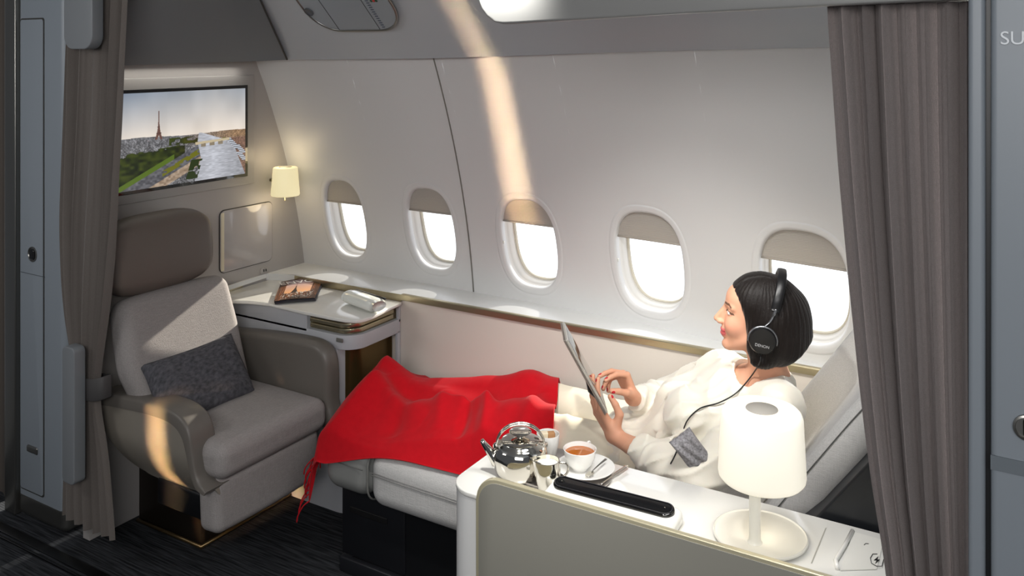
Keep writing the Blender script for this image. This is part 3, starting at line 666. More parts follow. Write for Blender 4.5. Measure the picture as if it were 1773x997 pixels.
tc_ = P(1753, 67, Y=YP-.002); V, F = text_mesh('SU', .030, .002); V = frame_xf(V, tc_, (1, 0, 0), (0, 0, 1)); new_mesh('lettering', V, F, mat('raised_letter', 'aab0b6', .3), cb, smooth=False)
c_ = P(1779, 740, Y=YP-.002); V, F = disc(c_, [(0, 0), (.020, 0), (.020, .005), (.017, .006), (.016, .002), (0, .002)]); lck = new_mesh('lock', V, F, M_dsteel, cb, auto=40)
V, F = rbox(c_+np.array([0, -.003, 0]), (.006, .005, .014), .0045, 3); new_mesh('lock_knob', V, F, mat('dark_metal', '3d3d3c', .3), lck)
# floor track
V, F = box((-3.6, 1.89, 0), (-1.0, 1.93, .004), .001); tag(new_mesh('floor_track', V, F, mat('track_black', '141416', .35, metal=.6)), 'dark metal track set in the carpet along the suite entrance', 'floor track')
V, F = box((-3.6, 1.865, 0), (-1.0, 1.875, .006), .001); tag(new_mesh('floor_track', V, F, mat('track_rim', '2a2a2c', .3, metal=.8)), 'thin metal rim strip on the aisle side of the floor track', 'floor strip')
# dark hanging at very far left
c0_ = P(8, 500, Y=2.06)
tag(cloth('curtain', rows([(-100, -60, 24), (400, -60, 19), (905, -60, 22)], 2.06), 2.06, mat('curtain_dark', '57504a', .9), 3, .012, 5), 'dark brown curtain edge at the extreme left of the view', 'curtain', 'privacy curtains')

# ------------------------------------------------------------------ forward seat
M_linen = mat('linen_grey', '9d9896', .9, kind='weave', bscale=38, bump=.35, var=.16, spec=.15)
M_linenL = mat('linen_light', 'b9b8b7', .9, kind='weave', bscale=38, bump=.35, var=.14, spec=.15)
M_leather = mat('grey_leather', '6a655f', .42, bump=.05, bscale=500)
M_leatherD = mat('dark_leather', '675e57', .5, bump=.06, bscale=500)
M_shell = mat('seat_shell', '9d968b', .36, metal=.25)
M_tweed = mat('charcoal_tweed', '55555a', .95, bump=.9, bscale=260, var=.35, vscale=150, stretch=(1, .35, .35), spec=.1)
st = thing('suite_seat', 'grey linen seat with brown headrest and metallic shell arm, facing right', 'armchair', (-2.72, 2.3, 0))
YA = 2.005
# cushion with front roll and piping
def puff(amt): 
    def f(V): 
        m = np.abs(V).max(0); q = V.copy(); e = np.clip(1-(V[:, 0]/m[0])**2, 0, 1)*np.clip(1-(V[:, 1]/m[1])**2, 0, 1); q[:, 2] += amt*e*np.sign(V[:, 2]); return q
    return f
V, F = rbox((-2.66, 2.305, .445), (.29, .265, .062), .045, 10, puff(.014)); scu = new_mesh('seat_cushion', V, F, M_linen, st)
V, F = tube([(-2.395+.018*0, 2.06, .476), (-2.392, 2.10, .478), (-2.388, 2.30, .480), (-2.392, 2.51, .478), (-2.396, 2.55, .476)], .0022, 6); new_mesh('seat_piping', V, F, M_leather, scu)
V, F = rbox((-2.452, 2.30, .292), (.052, .255, .098), .034, 10, lambda V: V+np.stack([.012*np.clip(1-(V[:, 1]/.25)**2, 0, 1)*np.sign(V[:, 0]), 0*V[:, 0], 0*V[:, 0]], 1), rotm('Y', -3)); new_mesh('leg_rest', V, F, M_linen, st)
# backrest reclined against the bulkhead
def back_def(V):
    q = V.copy(); t = (V[:, 2]+.24)/.48
    q[:, 1] *= 1.0-.05*np.clip(t-.6, 0, 1)/.4
    lo = np.clip(.45-t, 0, 1)/.45
    q[:, 1] = q[:, 1]*(1-.13*lo)+.035*lo
    a = np.abs(V[:, 1])/.262; q[:, 2] *= 1-.07*a**5*(V[:, 2] > 0)
    return q
V, F = rbox((-2.855, 2.262, .70), (.060, .262, .245), .05, 10, back_def, rotm('Y', -17)); new_mesh('backrest', V, F, M_linen, st)
def head_def(V):
    q = V.copy(); a = np.abs(V[:, 1])/.25; b = np.abs(V[:, 2])/.15
    q[:, 1] *= 1-.16*b**3.5; q[:, 2] *= 1-.20*a**3.5; q[:, 0] += np.sign(V[:, 0])*.022*np.clip(1-a**2, 0, 1)*np.clip(1-b**2, 0, 1); return q
V, F = rbox((-2.955, 2.225, 1.075), (.058, .252, .152), .055, 12, head_def, rotm('Y', -6)); new_mesh('headrest', V, F, M_leatherD, st)
# near arm: shell and padded cap, outline traced in the plane of the arm
out_top = [(168, 680), (185, 681), (230, 690), (275, 702), (300, 712), (317, 728), (328, 752), (334, 790), (341, 830), (356, 850)]
inner = [(352, 856), (340, 845), (329, 815), (322, 780), (315, 755), (303, 738), (285, 726), (240, 712), (190, 702), (169, 699)]
def sm_poly(pts, n=5, Y=YA): return [P(p[0], p[1], Y=Y) for p in catmull([np.array(p, float) for p in pts], n)]
ct = catmull([np.array(p, float) for p in [(168, 698), (190, 700), (240, 710), (285, 724), (305, 737), (317, 755), (324, 780), (331, 815), (341, 843), (356, 856)]], 5)
cb = catmull([np.array(p, float) for p in [(168, 700), (177, 732), (188, 768), (200, 806), (216, 832), (245, 847), (290, 863), (325, 874), (350, 882), (357, 868)]], 5)
nS = len(ct); nR_ = 14; Vs_ = []
for i in range(nS):
    for j in range(nR_):
        t = j/(nR_-1); p = P(*(ct[i]*(1-t)+cb[i]*t), Y=YA); Vs_.append(p)
Vs_ = np.array(Vs_); m_ = np.clip((.47-Vs_[:, 2])/.17, 0, 1); Vs_[:, 1] += .085*m_**1.7
f_ = grid_faces(nS, nR_); n_ = len(Vs_); V2_ = Vs_+np.array([0, .07, 0]); Fs = [tuple(g) for g in f_]+[tuple(k+n_ for k in reversed(g)) for g in f_]
for i in range(nS-1):
    for e in (0, nR_-1): Fs.append((i*nR_+e, (i+1)*nR_+e, (i+1)*nR_+e+n_, i*nR_+e+n_))
for e in (0, nS-1):
    for j in range(nR_-1): Fs.append((e*nR_+j, e*nR_+j+1, e*nR_+j+1+n_, e*nR_+j+n_))
ash = new_mesh('arm_shell', np.vstack([Vs_, V2_]), Fs, M_shell, st, auto=40)
co_ = catmull([np.array(p, float) for p in [(166, 680), (190, 682), (232, 690), (277, 702), (302, 713), (319, 729), (329, 752), (335, 790), (343, 830), (358, 852)]], 5)
V = []
for i in range(nS):
    o = P(*co_[i], Y=YA); n0_ = P(*(ct[i]), Y=YA); d = n0_-o; L0 = np.linalg.norm(d)+1e-9; d /= L0; r = min(.012, L0*.45); L0 += .004
    for (a_, y_) in ((r, 0), (r*.3, r*.3), (0, r), (0, .05), (0, .108-r), (r*.3, .108-r*.3), (r, .108), (L0, .108), (L0, .05), (L0, 0)): V.append(o+d*a_+np.array([0, -.006+y_, 0]))
new_mesh('armrest', V, grid_faces(nS, 10, True)+[tuple(range(10)), tuple((nS-1)*10+k for k in range(10))[::-1]], M_leather, st, auto=50)
V, F = tube([P(*p, Y=YA)+np.array([0, -.003, 0]) for p in ct], .0024, 6); new_mesh('arm_piping', V, F, M_groove, ash)
# inner side pad
ol = [P(x, y, Y=2.575) for x, y in catmull([np.array(p, float) for p in [(395, 572), (430, 575), (480, 581), (520, 588), (545, 596), (560, 612), (567, 640), (568, 700), (568, 740), (470, 740), (395, 720)]], 4)]
V, F = prism(ol, (0, .082, 0), .028, 4); new_mesh('side_pad', V, F, M_leather, st, auto=50)
# base
V, F = rbox((-2.87, 2.44, .150), (.19, .22, .150), .012, 4); new_mesh('base', V, F, mat('base_bronze', '2a2520', .3, metal=.5), st)
V, F = tube([(-2.683, 2.66, .292), (-2.683, 2.22, .292), (-3.03, 2.213, .292)], .004, 6); new_mesh('base_trim', V, F, M_gold, st)
V, F = box((-2.76, 2.08, .205), (-2.50, 2.52, .30), .01); new_mesh('mechanism_cover', V, F, M_black, st)
V, F = tube([(-2.672, 2.66, .012), (-2.672, 2.205, .012), (-3.04, 2.205, .012)], .008, 6); new_mesh('floor_trim', V, F, mat('bronze_trim', '6f5d40', .3, metal=.8), st)

def pillow(c, h, rot, puffk=1.0, n=28):
    V = []; F = []
    u = np.linspace(-1, 1, n)
    for s in (1, -1):
        A, B_ = np.meshgrid(u, u, indexing='ij'); A = A.ravel(); B_ = B_.ravel()
        e = (1-A**4)**.5*(1-B_**4)**.5; pinch = 1-.06*(1-np.abs(A))*0-.05*(B_**2)*(1-A**2)-.0
        x = A*h[0]*(1-.05*(1-B_**2)*A**2); y = B_*h[1]*(1-.07*(1-A**2)*B_**2); z = s*h[2]*e*puffk
        wr = .003*np.sin(9*A+4*B_)*e; V.append(np.stack([x, y, z+wr], 1))
    V = np.vstack(V); f = grid_faces(n, n); F = f+[tuple(q+n*n for q in reversed(g)) for g in f]
    key = np.round(V/1e-6).astype(np.int64); _, idx, inv = np.unique(key, axis=0, return_index=True, return_inverse=True); inv = inv.ravel()
    V = V[idx]; F = [tuple(dict.fromkeys(int(inv[i]) for i in g)) for g in F]; F = [g for g in F if len(g) > 2]
    return V @ np.array(rot).T+np.array(c), F
# charcoal pillow leaning on the seat back
pc0 = P(415, 690, X=-2.70); a_tl = P(228, 645, X=-2.80); a_tr = P(400, 583, X=-2.80); a_br = P(440, 686, X=-2.66); a_bl = a_tl+(a_br-a_tr)
uxp = (a_tr-a_tl+a_br-a_bl)/2; uyp = (a_tl-a_bl); hxp = np.linalg.norm(uxp)/2; hyp = np.linalg.norm(uyp)/2; uxp /= np.linalg.norm(uxp); uyp = uyp-uxp*(uyp @ uxp); uyp /= np.linalg.norm(uyp)
Rp = np.stack([uxp, uyp, np.cross(uxp, uyp)], 1)
V, F = pillow((a_tl+a_tr+a_br+a_bl)/4+np.array([.0, 0.022, .012]), (hxp*.94, hyp*1.04, .048), Rp)
tag(new_mesh('pillow', V, F, M_tweed), 'charcoal tweed lumbar pillow leaning on the empty grey seat', 'pillow')

# ------------------------------------------------------------------ side cabinet
TY = 2.655; TX = -2.33; TZ = .79
cab = thing('side_cabinet', 'light grey corner cabinet with white tray top and gold-lined niche', 'cabinet', (-2.7, 2.8, 0))
M_cab = mat('cabinet_grey', 'b9bbc0', .4)
def corner_outline(x0, x1, y0, y1, r, z, n=10):
    pts = [(x0, y1), (x0, y0)]+[(x1-r+r*math.sin(a), y0+r-r*math.cos(a)) for a in np.linspace(0, math.pi/2, n)]+[(x1, y1)]
    return [(x, y, z) for x, y in pts]
body = MB()
for z0, z1 in ((0, .415), (.655, .712)):
    body.add(*prism(corner_outline(-3.08, TX-.01, TY+.012, 2.97, .085, z0), (0, 0, z1-z0), .002))
xn = P(583, 650, Y=TY+.012)[0]
body.add(*box((-3.08, TY+.012, .40), (xn, 2.97, .66), .002)); body.add(*box((TX-.025, 2.955, .40), (TX-.01, 2.973, .66), .001))
xs0 = P(531, 545, Y=TY+.012)[0]
body.add(*box((-3.08, TY+.012, .70), (xs0, 2.97, TZ-.016), .002)); body.add(*box((TX-.025, 2.962, .70), (TX-.01, 2.973, TZ-.016), .001))
body.build('body', M_cab, cab, auto=30)
V, F = prism(corner_outline(xn-.01, TX-.05, TY+.06, 2.965, .06, .405), (0, 0, .26)); new_mesh('niche', V, F, mat('niche_gold', '6b5836', .28, metal=.8), cab, auto=30)
V, F = prism(corner_outline(xs0-.005, TX-.03, TY+.035, 2.965, .07, .705), (0, 0, .068)); new_mesh('tray_slot', V, F, mat('slot_gold', '8c8468', .3, metal=.8), cab, auto=30)
for k, (z0, dx) in enumerate(((.722, .012), (.745, .006))):
    V, F = prism(corner_outline(xs0+.02, TX-.012-dx*.3, TY+.008+dx*.4, 2.93, .075, z0), (0, 0, .018), .004); new_mesh('pull_out_tray', V, F, mat('tray_edge', 'b5ad92', .26, metal=.85), cab, auto=30)
top = [(-3.08, 2.955), (-3.08, P(376, 506, Z=TZ)[1]), P(395, 520, Z=TZ)[:2], P(430, 521, Z=TZ)[:2], P(465, 525, Z=TZ)[:2], P(525, 539, Z=TZ)[:2], P(575, 549, Z=TZ)[:2]]
cc_ = [P(598, 553, Z=TZ)[:2], P(622, 553.5, Z=TZ)[:2], P(645, 547, Z=TZ)[:2], P(672, 534, Z=TZ)[:2]]
top = [(p[0], p[1], TZ-.014) for p in top+[tuple(q) for q in catmull(cc_, 4)]+[(P(700, 521, Z=TZ)[0], 2.955)]]
V, F = prism(top, (0, 0, .014), .004); new_mesh('table_top', V, F, M_white, cab, auto=30)
# gold back lip of the table
lip = [P(376, 503, Z=.815), P(420, 487, Z=.815), P(452, 476, Z=.815), P(470, 473, Z=.815), P(488, 473.5, Z=.815), P(540, 481, Z=.815), P(600, 491.5, Z=.815), P(700, 509, Z=.815)]
lp = catmull(lip, 5); V = []
for p in lp: p[1] = min(p[1], 2.964)
for p in lp: V += [(p[0], p[1]+.004, TZ-.002), (p[0], p[1], TZ-.002), (p[0], p[1], .817), (p[0], p[1]+.004, .819)]
new_mesh('back_lip', V, [tuple(reversed(f)) for f in grid_faces(len(lp), 4, True)], M_gold, cab, auto=30)
V, F = rbox(P(588, 589, Y=TY+.010), (.017, .003, .008), .0028, 3); new_mesh('release_button', V, F, mat('button_grey', '6d6c68', .4), cab)
# raised corner of the ledge behind the lip
pts = [(p[0], p[1]+.004) for p in lp if p[0] < TX]; pts = [(p[0], min(p[1], 2.965), .800) for p in pts]+[(TX, 2.974, .8), (-2.9, 2.974, .8), (-3.0, 2.955, .8), (-3.084, 2.918, .8)]
V, F = prism(pts, (0, 0, .0198), .0); tag(new_mesh('corner_shelf', V, F, M_ledge, smooth=False), 'white shelf corner between the tray table and the sidewall', 'shelf')

# magazine
def cover(u, v):
    N = vnoise(np.stack([u*60, v*6, u*0], 1), 5); c = np.stack([.18+.35*N, .11+.2*N, .07+.1*N], 1)
    m_ = (u > .17) & (u < .80) & (v > .30) & (v < .93); k = np.clip((v-.3)/.6, 0, 1)[:, None]; sk = np.array([.78, .56, .38])*(1-k)+np.array([.55, .50, .56])*k; c[m_] = sk[m_]
    t = np.clip((v-.30)/.45, 0, 1); c[(np.abs(u-.42) < .006+.09*(1-t)**3) & (v > .3) & (v < .76)] = (.16, .12, .10)
    lo = (v < .34) & (v > .06) & (u > .12) & (u < .9) & (vnoise(np.stack([u*50, v*26, u*0], 1), 9) > .6); c[lo] = (.62, .58, .55)
    return c
mg = [P(474, 524, Z=.797), P(545, 517, Z=.799), P(562, 478, Z=.799), P(487, 489, Z=.799)]
mz = thing('magazine', 'travel magazine with a lattice tower on its cover lying on the white tray table', 'magazine', (mg[0]+mg[2])/2)
def quad_grid(c, nu, nv, z): 
    u, v = np.meshgrid(np.linspace(0, 1, nu), np.linspace(0, 1, nv), indexing='ij'); u = u.ravel(); v = v.ravel()
    p = (np.outer((1-u)*(1-v), c[0])+np.outer(u*(1-v), c[1])+np.outer(u*v, c[2])+np.outer((1-u)*v, c[3])); p[:, 2] = z+.006*np.sin(u*math.pi)*.6; return u, v, p
u, v, p = quad_grid(mg, 120, 80, .8025); C = cover(u, v); C = ((C+.055)/1.055)**2.4
mcv = new_mesh('cover', p, grid_faces(120, 80), mat('magazine_cover', 'ffffff', .25, attr='col'), mz, colors=C)
for off, z_ in (((.012, -.006), .7935), ((.004, -.002), .797)):
    q = [c+np.array([off[0], off[1], 0]) for c in mg]; _, _, p0 = quad_grid(q, 14, 4, z_); p1 = p0+np.array([0, 0, .003]); f = grid_faces(14, 4); n_ = len(p0)
    bnd = [i*4 for i in range(14)]; 
    Fs = [tuple(reversed(g)) for g in f]+[tuple(k+n_ for k in g) for g in f]
    for ring_ in ([i*4 for i in range(14)], [i*4+3 for i in range(14)], list(range(4)), [13*4+k for k in range(4)]):
        for a_, b_ in zip(ring_[:-1], ring_[1:]): Fs.append((a_, b_, b_+n_, a_+n_))
    new_mesh('pages', np.vstack([p0, p1]), Fs, mat('page_dark', '31303a', .4), mz, smooth=False)
V, F = text_mesh('ENVOLS', .062, .0003); V[:, 0] *= .95
ux_ = (mg[1]-mg[0]+mg[2]-mg[3]); uy_ = (mg[3]-mg[0]); V = frame_xf(V, mg[0]*.12+mg[1]*.10+mg[2]*.44+mg[3]*.34+np.array([0, 0, .0095]), ux_, uy_)
new_mesh('masthead', V, F, mat('masthead_white', 'e8e4e0', .4), mcv, smooth=False)

# white curved case on the tray table
cs = thing('curved_case', 'glossy white half-round case with a black slit on the tray table', 'case', P(628, 515, Z=TZ))
a0_ = P(603, 512, Z=TZ+.03); a1_ = P(648, 528, Z=TZ+.03); axd = a1_-a0_; axd[2] = 0; ln = np.linalg.norm(axd); axd /= ln; sd = np.array([-axd[1], axd[0], 0]); V = []; nn = 24
for s in np.linspace(0, 1, 14):
    e = 1-.25*max(0, (s-.85)/.15)**2-.12*max(0, (.15-s)/.15)**2
    for k in range(nn):
        a = 2*math.pi*k/nn; V.append(a0_+axd*ln*s*1.15+sd*.040*e*math.cos(a)*(1+.3*(math.cos(a) > 0))+np.array([0, 0, 1])*.027*e*math.sin(a))
F = [tuple(reversed(f)) for f in grid_faces(14, nn, True)]+[tuple(range(nn)), tuple(13*nn+k for k in range(nn))[::-1]]
new_mesh('shell', V, [tuple(reversed(f)) for f in F], mat('case_white', 'e9ece6', .12, coat=.7), cs)
tp = [a0_+axd*ln*1.15*s+sd*(.034)+np.array([0, 0, .0235]) for s in (.02, .35, .7, 1.0)]
V, F = tube(tp, [.0015, .003, .0045, .006], 8, flat=.6); new_mesh('slit', V, F, M_gblack, cs)

# ------------------------------------------------------------------ bed / main seat
bed = thing('lie_flat_seat', 'pale grey lie-flat seat and ottoman the woman reclines on', 'bed seat', (-1.4, 2.6, 0))
BY0, BY1 = 2.30, 2.955
XJ = P(636, 830, Y=BY0)[0]
def bed_def(V): return V
V, F = rbox(((XJ-2.165)/2, (BY0+BY1)/2, .405), ((XJ+2.165)/2, (BY1-BY0)/2, .085), .06, 10, puff(.008)); new_mesh('ottoman_end', V, F, mat('grey_vinyl', '7f807e', .5), bed)
V, F = rbox(((XJ-.72)/2, (BY0+BY1)/2, .403), ((-.72-XJ)/2, (BY1-BY0)/2+.004, .092), .055, 14, puff(.008)); mtr = new_mesh('mattress', V, F, M_linenL, bed)
for dz in (0, .008):
    V, F = tube([(XJ+.02, BY0-.006, .425+dz), (-1.8, BY0-.0075, .425+dz), (-.8, BY0-.0075, .425+dz)], .0016, 6); new_mesh('seam', V, F, mat('seam_thread', '8f8e8c', .8), mtr)
V, F = tube([(XJ-.02, BY0-.004, .43), (-2.13, BY0+.0, .43)], .0016, 6); new_mesh('seam', V, F, mat('seam_dark', '5d5d5c', .8), bed)
V, F = tube(rrect_pts := [(XJ, y, z) for y, z in rrect((BY0+BY1)/2, .404, (BY1-BY0)/2-.001, .088, .056, 6)]+[(XJ, BY1-.058, .492)], .0035, 8, caps=False); new_mesh('joint_piping', V, F, mat('piping_grey', '6e6e6b', .6), bed)
V, F = rbox((-1.45, 2.66, .17), (.66, .27, .17), .02, 6); new_mesh('base', V, F, M_black, bed)
xa, xb = P(592, 900, Y=2.385)[0], P(701, 900, Y=2.385)[0]
V, F = box((xa, 2.384, .06), (xb, 2.40, .345), .006); odr = new_mesh('ottoman_drawer', V, F, mat('drawer_black', '141519', .4), bed, auto=30)
a = P(606, 875, Y=2.382); b = P(670, 890, Y=2.382)
V, F = rbox(((a[0]+b[0])/2, 2.383, a[2]-.012), ((b[0]-a[0])/2, .003, .011), .0028, 3); new_mesh('drawer_handle', V, F, mat('recess_black', '030304', .6), odr)
V, F = box((xa+.0, 2.37, 0), (xb, 2.40, .055), .006); new_mesh('drawer_plinth', V, F, mat('plinth_black', '1c1d21', .35), bed, auto=30)
# reclined back: swept profile, its far side raised into a wing
prof_ = [(-.86, .47), (-.75, .50), (-.66, .60), (-.50, .83), (-.385, .995), (-.28, 1.13), (-.20, 1.21)]
prc = catmull([np.array(p) for p in prof_], 6); V = []; ny = 26; ys_ = np.linspace(2.26, 2.875, ny)
T_ = [prc[min(i+1, len(prc)-1)]-prc[max(i-1, 0)] for i in range(len(prc))]
def wing(y): t = np.clip((y-2.64)/.22, 0, 1); return .09*t*t*(3-2*t)
top_, bot_ = [], []
for p, t in zip(prc, T_):
    t = t/np.linalg.norm(t); nn_ = np.array([-t[1], t[0]])
    for y in ys_:
        e = min(1., min(y-ys_[0], ys_[-1]-y)/.03+.0); rnd = .025*(1-math.sqrt(max(0, 1-(1-e)**2)))
        q = p+nn_*(wing(y)-rnd); top_.append((q[0], y, q[1]))
        q = p-nn_*(.10-rnd); bot_.append((q[0], y, q[1]))
n_ = len(top_); f = grid_faces(len(prc), ny); Fs = [tuple(reversed(g)) for g in f]+[tuple(k+n_ for k in g) for g in f]
for i in range(len(prc)-1): Fs += [(i*ny, (i+1)*ny, (i+1)*ny+n_, i*ny+n_), (i*ny+ny-1, i*ny+ny-1+n_, (i+1)*ny+ny-1+n_, (i+1)*ny+ny-1)]
for j in range(ny-1): Fs += [(j, j+n_, j+1+n_, j+1), ((len(prc)-1)*ny+j, (len(prc)-1)*ny+j+1, (len(prc)-1)*ny+j+1+n_, (len(prc)-1)*ny+j+n_)]
new_mesh('backrest', np.array(top_+bot_), [tuple(reversed(g)) for g in Fs], M_linenL, bed)
sp_ = [(p[0]+.003, 2.262, p[1]-.028) for p in prc[8:]]; V, F = tube(sp_, .0017, 6); new_mesh('seam', V, F, mat('seam_dark', '5d5d5c', .8), bed)
# dark shell behind the backrest
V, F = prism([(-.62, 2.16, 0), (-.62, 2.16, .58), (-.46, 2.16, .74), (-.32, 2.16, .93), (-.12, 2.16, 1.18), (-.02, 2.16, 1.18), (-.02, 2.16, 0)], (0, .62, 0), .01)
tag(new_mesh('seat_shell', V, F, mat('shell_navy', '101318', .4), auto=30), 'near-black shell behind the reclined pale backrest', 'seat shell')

# ------------------------------------------------------------------ console in front
CZ = .76
co = thing('side_console', 'long white console with grey front panel in the foreground', 'console', (-.75, 1.96, 0))
def con_outline(x0, x1, y0, y1, r, z):
    pts = [(x1, y0), (x1, y1)]
    r2 = r*1.3
    pts += [(x0+r2-r2*math.sin(a), y1-r2+r2*math.cos(a)) for a in np.linspace(0, math.pi/2, 8)]
    pts += [(x0+r-r*math.cos(a), y0+r-r*math.sin(a)) for a in np.linspace(0, math.pi/2, 10)]
    return [(x, y, z) for x, y in pts]
CXL, CXR, CY0, CY1 = P(798, 880, Y=1.88)[0], -.13, 1.812, 2.135
V, F = prism(con_outline(CXL, CXR, CY0, CY1, .07, 0), (0, 0, CZ-.014)); new_mesh('body', V, F, mat('console_white', 'd9d9d8', .35), co, auto=40)
V, F = prism(con_outline(CXL-.002, CXR, CY0-.002, CY1+.002, .072, CZ-.0125), (0, 0, .0125), .003); new_mesh('top', V, F, M_white, co, auto=40)
# front panel with champagne frame and raised lip
FYp = 1.800
fx0 = P(824, 900, Y=FYp)[0]; lipz = P(1080, 895.4, Y=FYp)[2]
def front_outline(inset, xr):
    x0 = fx0+inset; z1 = lipz-inset; r = .062-inset*.6
    return [(x0, FYp, 0.), (x0, FYp, z1-r)]+[(x0+r-r*math.cos(a), FYp, z1-r+r*math.sin(a)) for a in np.linspace(0, math.pi/2, 10)]+[(xr, FYp, z1), (xr, FYp, 0)]
V, F = prism(front_outline(0, -.13), (0, .014, 0), .003); new_mesh('front_frame', V, F, mat('champagne_lip', 'cbc3a6', .28, metal=.45), co, auto=40)
V, F = prism([(x, y-.002, z) for x, y, z in front_outline(.009, -.13)], (0, .004, 0), .0005); new_mesh('front_panel', V, F, mat('taupe_grey_panel', '8f8d84', .38, metal=.1), co, auto=40)
# raised white housing with a glossy black recess
a = P(962, 832, Z=.800); b = P(1162, 884, Z=.800)
h0 = np.array([(a[0]+b[0])/2, (a[1]+b[1])/2, .0]); dx = b-a; dx[2] = 0; L2 = np.linalg.norm(dx)/2; dx /= np.linalg.norm(dx); rz = np.stack([dx, np.array([-dx[1], dx[0], 0]), [0, 0, 1.]], 1)
def hdef(V):
    q = V.copy(); t = np.clip((V[:, 1]+.055)/.11, 0, 1); q[:, 2] = np.where(V[:, 2] > 0, V[:, 2]*(.35+.65*t), V[:, 2]); return q
V, F = rbox((h0[0], h0[1]-.005, CZ+.014), (L2+.02, .046, .024), .020, 8, hdef, rz); new_mesh('control_housing', V, F, M_white, co)
Rc_ = rz @ rotm('X', 14)
pill = [(u_, v_, 0) for u_, v_ in rrect(0, 0, L2+.006, .0225, .0224, 10)]
V, F = prism(pill, (0, 0, .014), .004); V = V @ Rc_.T+np.array([h0[0], h0[1]+.006, CZ+.027]); hcr = new_mesh('handset_cradle', V, F, M_gblack, co, auto=50)
pr2 = [np.array((u_, v_, .0145)) @ Rc_.T+np.array([h0[0], h0[1]+.006, CZ+.027]) for u_, v_ in rrect(0, 0, L2+.001, .0175, .0174, 10)]
V, F = tube(pr2+[pr2[0]], .0012, 6, caps=False); new_mesh('cradle_rim', V, F, mat('satin_black_rim', '2a2a2e', .2), hcr)
for s in (-1, 1):
    V, F = rbox(h0+np.array([0, .002, CZ+.0425])+dx*s*(L2-.016), (.0015, .0015, .001), .0009, 2); new_mesh('screw', V, F, M_steel, hcr)
# right end details
V, F = prism([P(x, y, Z=CZ+.0004) for x, y in ((1429, 914), (1431, 914), (1406, 975), (1404, 975))], (0, 0, .0006)); new_mesh('top_joint', V, F, mat('joint_grey', 'a9a89f', .6), co, smooth=False)
q = [P(x, y, Z=CZ+.001) for x, y in ((1478, 921), (1530, 936), (1518, 986), (1455, 988))]
V, F = prism(q, (0, 0, .0015), .0006); cpd = new_mesh('charging_pad', V, F, mat('pad_white', 'dddcd6', .4), co, smooth=False)
V, F = tube([P(x, y, Z=CZ+.004) for x, y in ((1476, 919), (1462, 945), (1447, 970), (1450, 984))], .005, 8); new_mesh('pad_rim', V, F, M_white, co)
hx_ = [P(x, y, Z=CZ+.0035) for x, y in ((1519, 959), (1511, 959), (1507, 966), (1509, 975), (1518, 980), (1527, 980), (1530, 968))]
V, F = tube(hx_, .0008, 5); new_mesh('charge_symbol', V, F, M_black, cpd)
V, F = prism([P(x, y, Z=CZ+.003) for x, y in ((1521, 963), (1513, 970), (1518, 970), (1515, 976), (1524, 969), (1519, 968.5))], (0, 0, .0006)); new_mesh('charge_symbol', V, F, M_black, cpd, smooth=False)
V, F = tube([P(x, y, Z=CZ+.0035) for x, y in ((1496, 943), (1499, 940.5), (1504, 941))], .0006, 5); new_mesh('charge_symbol', V, F, M_black, cpd)

# ------------------------------------------------------------------ table lamp
lo = P(1316, 925, Z=CZ+.006); lp0 = P(1307, 938, Z=CZ+.008)
tl = thing('table_lamp', 'large glowing white table lamp on a round base in the foreground', 'lamp', (lo[0], lo[1], CZ))
rB = 80/FPX*np.dot(lo, FW)
M_lb = mat('lamp_base', 'e9e7de', .3)
V, F = lathe([(0, .0), (rB*.93, .0), (rB, .004), (rB, .008), (rB*.97, .010), (rB*.95, .007), (0, .0065)], (lo[0], lo[1], CZ+.001), 64); new_mesh('base', V, F, M_lb, tl, auto=50)
dL = np.dot(lp0[:2], FW[:2]); V, F = lathe([(0.018, .006), (.0135, .012), (.0125, .02), (.0125, .16), (0, .16)], (lp0[0], lp0[1], CZ), 32); new_mesh('stem', V, F, M_lb, tl, auto=50)
sx = P(1319, 700, Y=1.965); sc = np.array([sx[0], 1.965, 0]); dS = float(np.dot(sc, FW)); k_ = dS/FPX
zb_ = CAM_H-(828-90)*k_; zt_ = CAM_H-(708-90)*k_
m_sh = mat('lamp_shade_glow', 'f3efe0', .55, emit='fff6e2', estr=.46)
rb_, rt_ = 74*k_, 66*k_
V, F = lathe([(0, zb_-.004), (rb_*.80, zb_-.003), (rb_*.93, zb_), (rb_*.985, zb_+.006), (rb_, zb_+.014), (rt_+.004, zt_-.016), (rt_, zt_-.006), (rt_-.006, zt_), (0, zt_+.001)], sc, 72); new_mesh('shade', V, F, m_sh, tl, auto=60)
V, F = lathe([(0, zt_+.002), (27*k_, zt_+.002), (27.5*k_, zt_+.0005)], sc+np.array([0, 0, 0]), 40); new_mesh('top_cap', V, F, mat('cap_grey', 'aaa59c', .6), tl)
light('table_lamp_glow', 'SPOT', (float(sc[0]), float(sc[1]), float(zb_-.012)), (float(sc[0]), float(sc[1]), 0), .6, (1., .9, .74), spot_size=math.radians(150), spot_blend=.6, shadow_soft_size=.05)

